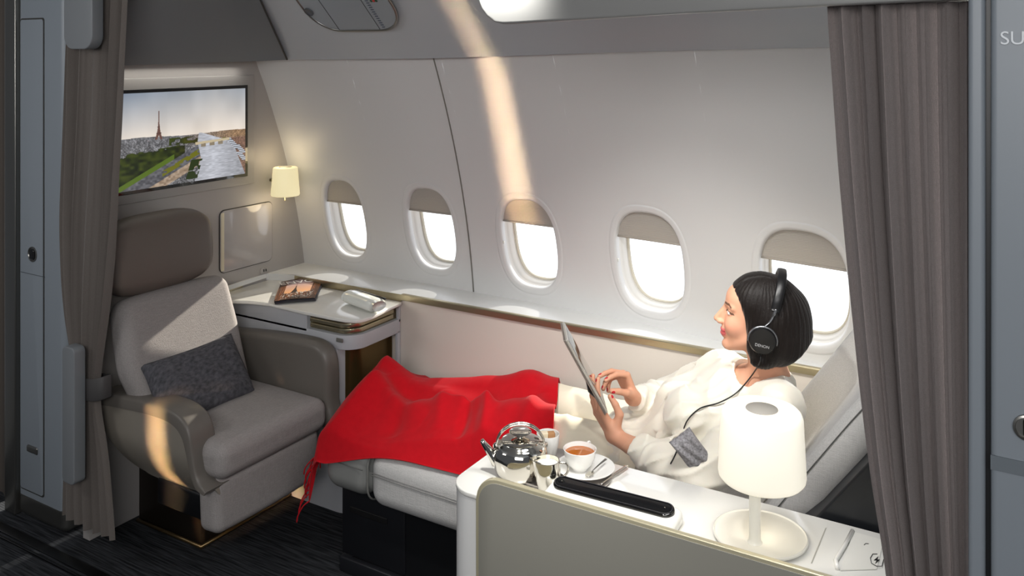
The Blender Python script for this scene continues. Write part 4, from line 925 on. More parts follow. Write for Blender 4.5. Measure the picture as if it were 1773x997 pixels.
# ------------------------------------------------------------------ tea things on the console
TRZ = CZ+.001
tcx, tcy = -1.085, 2.018
def oval(prof, c, ax, ay, n=64):
    V = []
    for r, z in prof:
        for i in range(n): a = 2*math.pi*i/n; V.append((c[0]+(ax+r)*math.cos(a), c[1]+(ay+r)*math.sin(a), c[2]+z))
    F = [tuple(reversed(f)) for f in grid_faces(len(prof), n, True)]; F.append(tuple(range(n))[::-1]); F.append(tuple((len(prof)-1)*n+i for i in range(n))); return V, F
V, F = oval([(-.02, 0), (-.004, 0), (0, .006), (.0, .0075), (-.004, .0065), (-.012, .002), (-.02, .0018)], (tcx, tcy, TRZ), .158, .108)
tag(new_mesh('serving_tray', V, F, mat('tray_steel', 'a9a39e', .28, metal=.6), auto=40), 'oval steel tray on the console carrying the tea things', 'tray')
SZ = TRZ+.0022
tpc = P(901, 819, Z=SZ); tpc[2] = SZ; R_ = RT; Fd = FW
tp_ = thing('teapot', 'polished steel teapot with arched handle on the oval tray', 'teapot', tpc)
body_p = [(0, 0), (.058, 0), (.061, .003), (.067, .02), (.0705, .045), (.070, .056), (.066, .070), (.058, .079), (.050, .083), (.049, .085), (0, .085)]
V, F = lathe(body_p, tpc, 64); new_mesh('body', V, F, M_steel, tp_, auto=50)
V, F = lathe([(0, .085), (.0475, .085), (.048, .0875), (.040, .091), (.026, .0935), (.011, .095), (.009, .100), (.010, .104), (.026, .1055), (.029, .108), (.026, .1105), (0, .112)], tpc, 64); new_mesh('lid', V, F, M_steel, tp_, auto=50)
sp0 = tpc+(-R_*.060)+np.array([0, 0, .030]); sp1 = tpc-R_*.078+np.array([0, 0, .055]); sp2 = tpc-R_*.100+np.array([0, 0, .085])
V, F = tube(catmull([sp0, sp1, sp2], 6), [.020-.0012*i*.9 for i in range(13)], 16, flat=.8); new_mesh('spout', V, F, M_steel, tp_)
hd_ = [tpc+R_*(.062*math.cos(a))+Fd*.0+np.array([0, 0, .072+.056*math.sin(a)]) for a in np.linspace(-.05, math.pi+.05, 26)]
for o_ in (-.006, .006):
    V, F = tube([h+Fd*o_ for h in hd_], .0026, 8); new_mesh('handle', V, F, M_steel, tp_)
for s in (-1, 1):
    V, F = rbox(tpc+R_*s*.062+np.array([0, 0, .072]), (.006, .010, .007), .004, 3); new_mesh('handle_lug', V, F, M_steel, tp_)
jc = P(948, 842, Z=SZ); jc[2] = SZ
jg = thing('milk_jug', 'small polished steel milk jug in front of the teapot', 'jug', jc)
def jug(r0, hz, inner=False):
    V = []; n = 48; pr = [(.0255, 0), (.029, .012), (.0325, .03), (.033, .045), (.031, .058), (.0305, .066)]
    pr = pr+[(.0285, .0665), (.0285, .056), (.0, .056)]
    for r, z in pr:
        for i in range(n):
            a = 2*math.pi*i/n; dr = (-R_[:2] @ np.array([math.cos(a), math.sin(a)])); k = max(0, dr)**10; lift = k*max(0, (z-.035)/.03)*.012 if r > .02 else 0
            V.append((jc[0]+(r+lift)*math.cos(a), jc[1]+(r+lift)*math.sin(a), jc[2]+z+(lift*.35)))
    F = [tuple(reversed(f)) for f in grid_faces(len(pr), n, True)]; F.append(tuple(range(n))[::-1]); return V, F
V, F = jug(0, 0); new_mesh('body', V, F, M_steel, jg, auto=50)
V, F = lathe([(0, .0572), (.028, .0572)], jc, 32); new_mesh('milk', V, F, mat('milk', 'f2efe2', .3), jg)
V, F = tube(catmull([jc+R_*.030+np.array([0, 0, .060]), jc+R_*.048+np.array([0, 0, .056]), jc+R_*.050+np.array([0, 0, .036]), jc+R_*.032+np.array([0, 0, .018])], 6), .0028, 8); new_mesh('handle', V, F, M_steel, jg)
M_porc = mat('porcelain', 'f4f3ef', .12, coat=.5)
bc = P(949, 787, Z=SZ); bc[2] = SZ
bw = thing('sugar_pot', 'small white porcelain pot behind the teapot holding sugar', 'pot', bc)
V, F = lathe([(0, 0), (.020, 0), (.023, .004), (.029, .035), (.031, .056), (.0305, .058), (.0285, .057), (.027, .04), (0, .034)], bc, 40); new_mesh('body', V, F, M_porc, bw, auto=50)
for k, (dx_, c_) in enumerate(((-.010, 'e9dcc0'), (.008, 'b98a5e'))):
    V, F = rbox(bc+R_*dx_+np.array([0, 0, .050]), (.010, .009, .011), .002, 2, None, rotm('Z', 31+k*10)); tag(new_mesh('sugar_lump', V, F, mat('sugar'+c_, c_, .8)), ('pale cream' if k == 0 else 'caramel brown')+' sugar lump in the small white pot', 'sugar lump', 'sugar lumps in the pot')
sc0 = P(1013, 815, Z=SZ); sc0[2] = SZ
V, F = lathe([(0, 0), (.035, 0), (.040, .002), (.060, .007), (.076, .012), (.077, .0135), (.074, .0135), (.058, .009), (.036, .0045), (0, .004)], sc0, 64)
tag(new_mesh('saucer', V, F, M_porc, auto=50), 'white porcelain saucer under the teacup on the tray', 'saucer')
cz0 = sc0+np.array([-.006*R_[0]-.004, -.006*R_[1]+.0, .0045]) - R_*.004
cu = thing('teacup', 'round white porcelain cup filled with amber tea', 'cup', cz0)
V, F = lathe([(0, 0), (.020, 0), (.021, .003), (.024, .006), (.034, .018), (.040, .034), (.0425, .050), (.043, .053), (.0415, .0535), (.0395, .048), (.037, .034), (.030, .016), (0, .010)], cz0, 64); new_mesh('body', V, F, M_porc, cu, auto=60)
V, F = lathe([(0, .0425), (.0385, .0425)], cz0, 40); new_mesh('tea', V, F, mat('tea_amber', 'b8651a', .05, coat=.6), cu)
V, F = tube(catmull([cz0+Fd*.038+R_*.02+np.array([0, 0, .046]), cz0+Fd*.058+R_*.03+np.array([0, 0, .044]), cz0+Fd*.058+R_*.03+np.array([0, 0, .024]), cz0+Fd*.032+R_*.018+np.array([0, 0, .018])], 6), .0035, 8); new_mesh('handle', V, F, M_porc, cu)
s0 = P(1019, 822, Z=SZ+.014); s1 = P(1049, 795, Z=SZ+.022)
spn = thing('teaspoon', 'steel teaspoon resting on the saucer beside the cup', 'spoon', s0)
V, F = tube(catmull([s0+(s1-s0)*t+np.array([0, 0, .002*math.sin(t*3)]) for t in (.18, .4, .7, 1.0)], 5), [.0015+.0022*(i/15)**1.5 for i in range(16)], 8, flat=.5); new_mesh('handle', V, F, M_dsteel, spn)
ud = (s1-s0)/np.linalg.norm(s1-s0); V, F = lathe([(0, -.003), (.006, -.0025), (.0095, 0), (.0088, .0005), (.005, -.001), (0, -.0016)], (0, 0, 0), 32); V = V*np.array([1.6, 1, 1]); V = frame_xf(V, s0+ud*.006, ud, np.cross([0, 0, 1], ud)); new_mesh('bowl', V, F, M_steel, spn)
kn0 = P(1040, 838, Z=SZ+.005); kn1 = P(1086, 806, Z=SZ+.005); V, F = tube(catmull([kn0, (kn0+kn1)/2, kn1], 6), [.003]*7+[.0055]*6, 8, flat=.35)
tag(new_mesh('butter_knife', V, F, M_steel), 'steel knife lying on the tray edge beyond the saucer', 'knife')

# ------------------------------------------------------------------ the reclining passenger
SL = np.array([-.605, 2.41, .893]); SR = np.array([-.82, 2.60, .880]); NB = P(1335, 646, Y=2.50); HC = P(1309, 547, Y=2.47)
EL = P(1202, 828, Y=2.275); WL = P(1063, 755, Y=2.38); ER = np.array([-1.02, 2.70, .742]); WR = P(1096, 690, Y=2.505)
HL = np.array([-1.02, 2.47, .60]); HR = np.array([-1.04, 2.65, .60]); KL = np.array([-1.47, 2.48, .61]); KR = np.array([-1.55, 2.70, .62])
AL = np.array([-2.00, 2.50, .535]); AR = np.array([-2.03, 2.66, .54])
pf_ = 6; hf = np.array([-.965, -.262, 0]); hf /= np.linalg.norm(hf); hl = np.cross([0, 0, 1.], hf)
ca, sa = math.cos(math.radians(pf_)), math.sin(math.radians(pf_)); ef = hf*ca+UP*sa; eu = UP*ca-hf*sa; HS = .97
HM = np.stack([ef, hl, eu], 1)
def tol(p): return (p-HC) @ HM / HS
def tow(q): return np.asarray(q, float)*HS @ HM.T+HC
def head_sdf(p):
    q = tol(p); a = q.copy(); a[:, 1] = np.abs(a[:, 1])
    d = ell(q, (-.015, 0, .028), (.094, .073, .086))
    d = smin(d, ell(q, (.030, 0, -.022), (.056, .054, .080)), .025)
    d = smin(d, ell(q, (.050, 0, .045), (.038, .050, .040)), .02)
    d = smin(d, capsule(a, (-.005, .048, -.050), (.062, .012, -.092), .018, .015), .022)
    d = smin(d, ell(q, (.070, 0, -.094), (.017, .019, .015)), .012)
    d = smin(d, ell(a, (.056, .034, -.030), (.028, .022, .026)), .018)
    d = smin(d, capsule(a, (.080, .010, .024), (.066, .044, .022), .008, .007), .010)
    d = smax(d, -ell(a, (.094, .031, .006), (.014, .019, .012)), .010)
    d = smin(d, ell(a, (.0665, .031, .006), (.0145, .0155, .0125)), .003)
    d = smin(d, capsule(a, (.071, .018, .0165), (.068, .043, .014), .0035, .003), .004)
    d = smin(d, capsule(q, (.084, 0, .018), (.109, 0, -.026), .0065, .0085), .010)
    d = smin(d, capsule(q, (.074, 0, .014), (.090, 0, -.030), .010, .011), .008)
    d = smin(d, ell(a, (.098, .0095, -.031), (.010, .0065, .0065)), .005)
    d = smin(d, ell(q, (.082, 0, -.057), (.012, .022, .020)), .008)
    mc = .0035*np.clip(a[:, 1]/.024, 0, 1)**2
    qq = q.copy(); qq[:, 2] -= mc
    d = smin(d, ell(qq, (.0885, 0, -.0525), (.0068, .020, .0046)), .003)
    d = smin(d, ell(qq, (.0875, 0, -.0638), (.0070, .017, .0050)), .003)
    d = smax(d, -ell(qq, (.097, 0, -.0583), (.009, .024, .0014)), .002)
    d = smin(d, ell(a, (-.005, .072, -.010), (.016, .008, .028)), .004)
    return d*HS
NT = tow((-.022, 0, -.055))
def neck_sdf(p, g=0): 
    d = capsule(p, NT, NB-np.array([0, 0, .02]), .050+g, .053+g); return smin(d, capsule(p, NB-np.array([0, 0, .05]), (SL+SR)/2, .06+g, .07+g), .03)
def torso(p, g=0.):
    d = ell(p, (-1.03, 2.56, .605), (.15+g, .165+g, .098+g)); d = smin(d, ell(p, (-.90, 2.54, .69), (.13+g, .135+g, .115+g)), .06)
    d = smin(d, ell(p, (-.765, 2.515, .80), (.125+g, .145+g, .125+g)), .06)
    d = smin(d, capsule(p, SL, SR, .045+g, .045+g), .04)
    b1 = (-.865, 2.42, .815); b2 = (-.93, 2.53, .80)
    d = smin(d, ell(p, b1, (.055+g, .055+g, .055+g)), .04); d = smin(d, ell(p, b2, (.055+g, .055+g, .055+g)), .04)
    return d
def legs(p, g=0.):
    d = capsule(p, HL, KL, .090+g, .066+g); d = smin(d, capsule(p, KL, AL, .062+g, .042+g), .03)
    e = capsule(p, HR, KR, .090+g, .066+g); e = smin(e, capsule(p, KR, AR, .062+g, .042+g), .03)
    return smin(d, e, .02)
# hands: list of capsules
RFZ = np.stack([RT, FW, UP], 1)
def hand(w, u, n, side, curls, thumb, sc=1.):
    u = RFZ @ np.array(u, float); n = RFZ @ np.array(n, float); u /= np.linalg.norm(u); n = n-u*(u @ n); n /= np.linalg.norm(n)
    s = np.cross(n, u) if side == 'L' else np.cross(u, n); caps = []; nails = []
    mcp = [(.086, .029), (.090, .009), (.086, -.011), (.078, -.029)]; Ls = [(.042, .025, .021), (.046, .028, .022), (.042, .026, .021), (.033, .020, .019)]
    for k in range(4):
        b = w+(u*mcp[k][0]+s*mcp[k][1])*sc; caps.append(('p', w+u*.008*sc+s*mcp[k][1]*.55*sc, b, .0135*sc, .0105*sc))
        d = u.copy(); dn = -n.copy(); sp = s*(.10, .02, -.05, -.12)[k]; a = b; r = .0092*sc if k < 3 else .0082*sc
        d = d+sp; d /= np.linalg.norm(d)
        for j in range(3):
            c_ = math.radians(curls[k][j]); nn2 = n-d*(d @ n); nn2 /= np.linalg.norm(nn2)
            # rotate d toward palm normal
            if j == 0: pn = nn2
            d2 = d*math.cos(c_)+pn*math.sin(c_); pn = pn*math.cos(c_)-d*math.sin(c_); d = d2
            e = a+d*Ls[k][j]*sc; r2 = r*.91; caps.append(('f%d' % k, a, e, r, r2)); a = e; r = r2
        nails.append((a-d*.0045*sc, d, -pn, r))
    tb, t1, t2, t3 = thumb; base = w+(u*tb[0]+s*tb[1]+n*tb[2])*sc; pts = [base]
    for v_, l_ in zip((t1, t2, t3), (.044, .031, .026)):
        v = u*v_[0]+s*v_[1]+n*v_[2]; v /= np.linalg.norm(v); pts.append(pts[-1]+v*l_*sc)
    rr = (.0155, .0115, .0102, .0088)
    for j in range(3): caps.append(('t' if j else 'p', pts[j], pts[j+1], rr[j]*sc, rr[j+1]*sc))
    dlast = (pts[3]-pts[2])/np.linalg.norm(pts[3]-pts[2]); return caps, nails, (pts[3], dlast), (u, s, n)
def hand_sdf(p, caps, fore, w):
    d = None
    for t, a, b, ra, rb in caps:
        if t == 'p': c = capsule(p, a, b, ra, rb); d = c if d is None else smin(d, c, .013)
    g = {}
    for t, a, b, ra, rb in caps:
        if t != 'p': c = capsule(p, a, b, ra, rb); g[t] = c if t not in g else smin(g[t], c, .003)
    for t in g: d = smin(d, g[t], .0055)
    f = capsule(p, w-0*(w-fore), fore, .0215, .038)
    return smin(d, f, .018)
hL, nL, tL, fL = hand(WL, (-.52, .22, .82), (.80, .42, .42), 'L', [(16, 14, 8), (14, 14, 8), (14, 16, 10), (16, 18, 10)], ((.018, .022, .010), (.62, .45, .55), (.95, .15, .10), (1., -.02, .0)), .98)
hR, nR, tR, fR = hand(WR, (-.40, .05, .90), (-.80, -.50, -.30), 'R', [(58, 22, 10), (52, 24, 10), (70, 40, 18), (78, 48, 22)], ((.018, .022, .008), (.55, .45, .60), (.6, .05, .75), (.5, -.1, .8)), .93)
def upper(a, b, p, ra, rb): return capsule(p, a, b, ra, rb)
def body_sdf(p):
    d = torso(p, -.012); d = smin(d, legs(p, -.022), .04); d = smin(d, neck_sdf(p), .03)
    d = smin(d, capsule(p, SL, EL, .045, .038), .03); d = smin(d, capsule(p, EL, WL, .038, .024), .01)
    d = smin(d, capsule(p, SR, ER, .045, .038), .03); d = smin(d, capsule(p, ER, WR, .038, .024), .01)
    for a in (AL, AR): d = smin(d, capsule(p, a, a+np.array([-.10, 0, .085]), .036, .026), .02); d = smin(d, capsule(p, a+np.array([.02, 0, -.015]), a+np.array([-.04, 0, .01]), .035, .03), .02)
    d = np.maximum(d, .155-np.linalg.norm(p-HC, axis=1)); d = np.maximum(d, .13-np.linalg.norm(p-WL-(WL-EL)*0-np.array([-.05, .02, .06]), axis=1)); d = np.maximum(d, .12-np.linalg.norm(p-WR-np.array([-.02, 0, .055]), axis=1))
    return d
def head_all(p): return np.maximum(smin(head_sdf(p), neck_sdf(p), .018), -(p[:, 2]-.90))
SKIN = np.array(lin('d8a083'))
bodyV, bodyF, bodyC = [], [], []; off_ = 0
def addb(V, F, C):
    global off_
    bodyV.append(V); bodyC.append(C); bodyF.extend([tuple(i+off_ for i in f) for f in F]); off_ += len(V)
V, F = surf(body_sdf, (-2.22, 2.20, .46), (-.45, 2.86, 1.0), .009); addb(V, F, np.tile(SKIN, (len(V), 1)))
V, F = surf(head_all, HC-np.array([.15, .13, .24]), HC+np.array([.13, .13, .14]), .0021)
q = tol(V); C = np.tile(SKIN, (len(V), 1)); ay = np.abs(q[:, 1])
def blend(C, m, c, k=1.): c = np.array(lin(c)); return C*(1-(m*k)[:, None])+c*(m*k)[:, None]
ck = np.exp(-(((q[:, 0]-.062)/.03)**2+((ay-.040)/.02)**2+((q[:, 2]+.030)/.022)**2)); C = blend(C, ck, 'd98472', .5)
zz_ = q[:, 2]-.0035*np.clip(ay/.024, 0, 1)**2
lip = (q[:, 0] > .078) & (ay < .0235) & (zz_ > -.0715*(1)+.25*np.maximum(ay-.012, 0)) & (zz_ < -.0468-.20*np.maximum(ay-.006, 0)); C = blend(C, lip.astype(float), 'c9535c', .85)
mo = lip & (np.abs(zz_+.0585) < .0016); C = blend(C, mo.astype(float), '8a2430', .9)
brow = (q[:, 0] > .045) & (ay > .012) & (ay < .050) & (np.abs(q[:, 2]-(.0285+.05*(ay-.012)-3.*np.maximum(ay-.036, 0)**1.4)) < .0030); C = blend(C, brow.astype(float), '3a2419', .85)
eye = (q[:, 0] > .060) & (((ay-.031)/.0145)**2+((q[:, 2]-.0055)/.0052)**2 < 1); C = blend(C, eye.astype(float), 'e8e2dc')
iris = eye & (((ay-.0285)**2+(q[:, 2]-.006)**2) < .0053**2); C = blend(C, iris.astype(float), '3c2618')
lash = (q[:, 0] > .055) & (np.abs(((ay-.031)/.0160)**2+((q[:, 2]-.0055)/.0066)**2-1) < .30) & (q[:, 2] > .004); C = blend(C, lash.astype(float), '2a1812', .85)
addb(V, F, C)
for caps, fo, w in ((hL, EL, WL), (hR, ER, WR)):
    allp = np.array([c[1] for c in caps]+[c[2] for c in caps]+[w+(fo-w)*.65]); lo_, hi_ = allp.min(0)-.03, allp.max(0)+.03
    V, F = surf(lambda p: hand_sdf(p, caps, w+(fo-w)*.9, w), lo_, hi_, .0022); addb(V, F, np.tile(SKIN, (len(V), 1)))
person = thing('person', 'woman in white blouse and headphones reclining under the red blanket, holding a tablet', 'person', (-1.0, 2.55, .50))
M_skin = mat('skin', 'd8a083', .48, attr='col', sss=.12, spec=.35)
bod = new_mesh('body', np.vstack(bodyV), bodyF, M_skin, person, colors=np.vstack(bodyC))
M_nail = mat('red_nail', 'c01528', .15, coat=.6)
def nail(c, d, up_, r, sc=1.):
    V, F = lathe([(0, .0014), (.6, .0012), (.9, .0006), (1, 0), (.9, -.0012), (0, -.0016)], n=16); s_ = np.cross(up_, d); V = V*np.array([.0068, .0048, 1.]); V[:, 2] -= V[:, 1]**2*28
    V = frame_xf(V, c+up_*(r*.86), d, s_); return V, F
for (c, d, u_, r) in nL+nR: V, F = nail(c, d, u_, r); new_mesh('fingernail', V, F, M_nail, bod)
for (tp, d), fr_, sg in ((tL, fL, 1), (tR, fR, 1)):
    u_ = np.cross(d, fr_[1]); u_ = fr_[2] if False else (fr_[2]*1.0); u_ = u_-d*(u_ @ d)
    toc = np.array([0, 0, CAM_H])-tp; toc = toc-d*(toc @ d); u_ = toc/np.linalg.norm(toc)*.75+u_/np.linalg.norm(u_)*.5; u_ = u_-d*(u_ @ d); u_ /= np.linalg.norm(u_); V, F = nail(tp-d*.003, d, u_, .0088); new_mesh('fingernail', V, F, M_nail, bod)

# hair: chin-length bob
def hair_sdf(p):
    q = tol(p); a = q.copy(); a[:, 1] = np.abs(a[:, 1])
    d = ell(q, (-.018, 0, .036), (.107, .086, .094))
    d = smin(d, ell(q, (-.075, 0, -.015), (.082, .090, .105)), .04)
    d = smin(d, ell(q, (-.085, 0, -.062), (.070, .092, .062)), .03)
    d = smin(d, ell(a, (-.030, .066, -.050), (.050, .026, .080)), .02)
    d = smin(d, capsule(a, (-.03, .075, -.105), (.008, .070, -.122), .018, .006), .012)
    cut = ell(q, (.128, 0, -.026), (.103, .30, .118)); d = smax(d, -cut, .010)
    d = smax(d, -(capsule(p, NT-np.array([0, 0, .03]), NB, .050, .056)), .006)
    d = smax(d, -(q[:, 2]+.130-2.0*np.clip(-.070-q[:, 0], 0, 1)**1.25-.5*np.clip(q[:, 0]+.02, 0, 1)), .012)
    ang = np.arctan2(q[:, 0]+.02, q[:, 1]); st = q[:, 2]
    g = np.sin(ang*46+vnoise(np.stack([ang*3, st*18, ang*0], 1), 3)*5)*.0006+np.sin(ang*91+st*30)*.0004+(vnoise(q*np.array([30, 30, 12]), 8)-.5)*.004
    part = np.exp(-((q[:, 1]-.030)/.0030)**2)*(q[:, 2] > .07)*(q[:, 0] > -.03)*.004
    return (d+g+part)*HS
V, F = surf(hair_sdf, HC-np.array([.15, .14, .17]), HC+np.array([.19, .15, .15]), .0024)
M_hair = mat('dark_hair', '120b08', .42, spec=.22, bump=.5, bscale=90, stretch=(8, 8, .6), var=.3, vscale=60, sheen=.1); new_mesh('hair', V, F, M_hair, person)

# blouse
CL = EL+(WL-EL)*.64; CRr = ER+(WR-ER)*.90
def folds(p, amp, seed, k=1.):
    w = vnoise(p*6*k, seed)*2.2; n2 = vnoise(p*11*k, seed+3)*1.5
    s1 = np.sin(p @ np.array([38, 20, -30.])*k+w*4); s2 = np.sin(p @ np.array([-14, 46, 26.])*k+n2*4+1.3)
    return amp*((1-np.abs(s1))**1.5*.8+(1-np.abs(s2))**1.8*.6-.4)
def blouse_sdf(p):
    d = torso(p, .014); d = smin(d, ell(p, (-1.10, 2.56, .615), (.12, .175, .098)), .05)
    d = smin(d, capsule(p, SL, EL, .056, .060), .04); f = smin(capsule(p, EL, EL+(CL-EL)*.5, .062, .056), capsule(p, EL+(CL-EL)*.5, CL, .056, .043), .02)
    d = smin(d, f, .035)
    d = smin(d, capsule(p, SR, ER, .060, .056), .05); d = smin(d, capsule(p, ER, CRr, .055, .036), .03)
    d = smin(d, capsule(p, NB-np.array([.0, 0, .045]), (SL+SR)/2-np.array([.02, 0, .01]), .072, .085), .035)
    # cuff openings and neckline
    d = d-folds(p, .010, 4)*np.clip((.98-p[:, 2])/.08, .25, 1)
    nb = NB+np.array([-.012, -.004, .012]); nd = tow((0, 0, .2))-tow((0, 0, 0)); 
    d = smax(d, -capsule(p, nb-np.array([.02, .01, .012]), nb+np.array([-.02, -.01, .08]), .066, .078), .008)
    ax = (WL-EL)/np.linalg.norm(WL-EL); t = (p-CL) @ ax; d = np.where(np.linalg.norm(p-CL, axis=1) < .09, smax(d, t-.012, .004), d)
    d = np.where(np.linalg.norm(p-CL, axis=1) < .08, smax(d, -capsule(p, CL-ax*.02, CL+ax*.05, .032, .037), .003), d)
    ax2 = (WR-ER)/np.linalg.norm(WR-ER); d = np.where(np.linalg.norm(p-CRr, axis=1) < .07, smax(d, (p-CRr) @ ax2-.010, .004), d)
    return d
V, F = surf(blouse_sdf, (-1.30, 2.17, .46), (-.44, 2.86, 1.03), .0055)
M_bl = mat('white_silk', 'e8e2d4', .38, sheen=.3, bump=.05, bscale=300, spec=.4, sss=.05); new_mesh('blouse', V, F, M_bl, person)
def trouser_sdf(p): return legs(p, .010)-folds(p, .006, 12, .8)+.024*np.clip((-1.282-.45*(p[:, 1]-2.31)-p[:, 0])/.03, 0, 1)
V, F = surf(trouser_sdf, (-2.12, 2.33, .47), (-1.0, 2.82, .76), .007); V[:, 2] = np.maximum(V[:, 2], .498)
new_mesh('trousers', V, F, mat('cream_trousers', 'ede5d0', .75, bump=.1, bscale=400, spec=.2), person)
def march(px, py, fn, k0=1.9, k1=3.2):
    d = ray(px, py); ks = np.linspace(k0, k1, 900); pts = np.array([0, 0, CAM_H])+ks[:, None]*d; v = fn(pts); i = np.argmax(v < .002)
    return pts[i] if (v < .002).any() else None

# headphones
hp = thing('headphones', 'black over-ear headphones with silver yokes worn by the woman', 'headphones', tow((-.03, 0, .12)))
def cup(s):
    cx_ = tow((-.022, s*.090, -.036)); ax_ = hl*s
    A = np.stack([ef, np.cross(ax_, ef), ax_], 1)
    V, F = lathe([(0, -.022), (.030, -.022), (.0375, -.016), (.039, -.006), (.036, .0)], n=48); new_mesh('ear_cushion', V @ A.T+cx_, F, mat('black_leather', '0d0d0f', .38), hp)
    V, F = lathe([(.034, -.002), (.0365, .002), (.0365, .014), (.033, .0185), (.0, .0195)], n=48); ecp = new_mesh('ear_cup', V @ A.T+cx_, F, mat('satin_black', '0c0c0e', .3), hp, auto=50)
    pts = [cx_+A @ np.array([.0375*math.cos(a), .0375*math.sin(a)*1.0, .010]) for a in np.linspace(math.radians(-10 if s > 0 else 190), math.radians(190 if s > 0 else -10), 25)]
    if (pts[12]-cx_)[2] < 0: pts = [cx_+A @ np.array([.0375*math.cos(a), -.0375*math.sin(a), .010]) for a in np.linspace(math.radians(-10), math.radians(190), 25)]
    V, F = tube(pts, .0030, 8); new_mesh('yoke', V, F, M_ghp, hp)
    st_ = [pts[12], tow((-.036, s*.094, .018)), tow((-.045, s*.092, .040)), tow((-.047, s*.0905, .056))]
    V, F = tube(catmull(st_, 5), [.0035]*5+[.0045]*5+[.0075]*6, 10, flat=.55); new_mesh('yoke_arm', V, F, M_ghp, hp)
    return cx_, A, ecp
M_ghp = mat('gunmetal', '8a8c90', .25, metal=.85)
cN, AN, ecN = cup(1); cup(-1)
band = [tow((-.047, .0915, .050)), tow((-.052, .088, .085)), tow((-.056, .066, .118)), tow((-.058, .035, .136)), tow((-.058, 0, .141)), tow((-.058, -.035, .136)), tow((-.056, -.066, .118)), tow((-.052, -.088, .085)), tow((-.047, -.0915, .050))]
bc_ = catmull(band, 6); V = []
for i, p in enumerate(bc_):
    t = bc_[min(i+1, len(bc_)-1)]-bc_[max(i-1, 0)]; t /= np.linalg.norm(t); w_ = ef-t*(t @ ef); w_ /= np.linalg.norm(w_); o_ = np.cross(t, w_)
    for k in range(12): a = 2*math.pi*k/12; V.append(p+w_*.0125*np.sign(math.cos(a))*abs(math.cos(a))**.7+o_*.0055*np.sign(math.sin(a))*abs(math.sin(a))**.7)
n_ = len(bc_); new_mesh('headband', V, [tuple(reversed(f)) for f in grid_faces(n_, 12, True)]+[tuple(range(12)), tuple((n_-1)*12+k for k in range(12))[::-1]], mat('black_leather', '0d0d0f', .38), hp)
V, F = text_mesh('DENON', .0105, .0002); V = frame_xf(V, cN+AN @ np.array([0, 0, .0196])-eu*.012, -ef-eu*.05, eu); new_mesh('lettering', V, F, mat('letter_silver', 'a8a8aa', .4), ecN, smooth=False)
cab_px = [(1319, 612), (1315, 628), (1300, 652), (1275, 680), (1245, 697), (1212, 707), (1190, 728), (1180, 755), (1170, 785), (1161, 803)]
cp = [cN+AN @ np.array([0, 0, .004])-eu*.037]
for (x, y) in cab_px[1:]:
    m_ = march(x, y, lambda p: np.minimum(blouse_sdf(p), np.minimum(hair_sdf(p), neck_sdf(p)))); 
    if m_ is not None: cp.append(m_-ray(x, y)*.006)
V, F = tube(catmull(cp, 6), .0019, 8); new_mesh('cable', V, F, M_black, hp)

# tablet
dT = 2.56; ta = np.array([0, 0, CAM_H])+ray(980, 588)*dT; tb_ = np.array([0, 0, CAM_H])+ray(1051, 716)*dT
tu = ta-tb_; Lt = np.linalg.norm(tu); tu /= Lt; tw = FW-tu*(tu @ FW); tw /= np.linalg.norm(tw); tn = np.cross(tu, tw)
if tn @ RT < 0: tn = -tn
tbm = thing('tablet', 'slim tablet in a stand case held up by the woman, seen almost edge-on', 'tablet', tb_)
cT = (ta+tb_)/2+tw*.085
RM = np.stack([tw, tu, tn], 1)
V, F = rbox(cT, (.085, Lt/2, .0042), .004, 4, None, RM); new_mesh('tablet_body', V, F, mat('tablet_silver', 'c9c5bd', .28, metal=.6), tbm)
V, F = rbox(cT+tn*.0043, (.078, Lt/2-.010, .0006), .0005, 3, None, RM); new_mesh('screen', V, F, M_gblack, tbm)
V, F = rbox(cT-tn*.0062+tu*.0, (.086, Lt/2+.001, .0022), .002, 4, None, RM); new_mesh('case', V, F, mat('case_taupe', '8a7f78', .3, metal=.5), tbm)
V, F = prism([cT-tn*.008+tw*-.06+tu*(-.02), cT-tn*.008+tw*.06+tu*(-.02), cT-tn*.018+tw*.06-tu*.05, cT-tn*.006+tw*.06-tu*.085, cT-tn*.006-tw*.06-tu*.085, cT-tn*.018-tw*.06-tu*.05], tn*-.0025); new_mesh('stand_flap', V, F, mat('flap_grey', '5c5a58', .5), tbm, smooth=False)

# small tweed pillow at her side
q0 = march(1196, 779, lambda p: blouse_sdf(p)); ux_ = -UP*.55+RT*.0; Rq = np.stack([RT*.80+UP*.60, UP*.80-RT*.60, np.cross(RT*.80+UP*.60, UP*.80-RT*.60)], 1)
V, F = pillow(q0-ray(1196, 779)*.012, (.034, .052, .022), Rq); tag(new_mesh('pillow', V, F, mat('grey_tweed_light', '8d8b8e', .95, bump=.9, bscale=260, var=.4, vscale=170, spec=.1)), 'small light grey tweed pillow tucked beside her left elbow', 'pillow')

# ------------------------------------------------------------------ red blanket
caps_ = [(KL, AL, .075, .055), (KR, AR, .075, .055), (HL*.35+KL*.65, KL, .10, .078), (HR*.35+KR*.65, KR, .10, .080), (AL, AL+np.array([-.10, .02, .095]), .045, .035), (AR, AR+np.array([-.12, -.02, .105]), .045, .035), (np.array([-2.11, 2.52, .59]), np.array([-2.14, 2.65, .60]), .03, .03)]
def Hmap(X, Y):
    p = np.stack([X, Y], 1); h = np.full(len(X), .502)
    for a, b, ra, rb in caps_:
        a2, b2 = a[:2], b[:2]; ab = b2-a2; t = np.clip((p-a2) @ ab/(ab @ ab+1e-9), 0, 1); dist = np.linalg.norm(p-a2-t[:, None]*ab, axis=1); r = ra+(rb-ra)*t; zc = a[2]+(b[2]-a[2])*t
        hh = zc+np.where(dist < r*.7, np.sqrt(np.maximum(r*r-dist*dist, 0)), r*.714-(dist-r*.7)*.85*np.exp(-dist*1.2)); hh = hh+.012
        h = -smin(-h, -hh, .05)
    return h
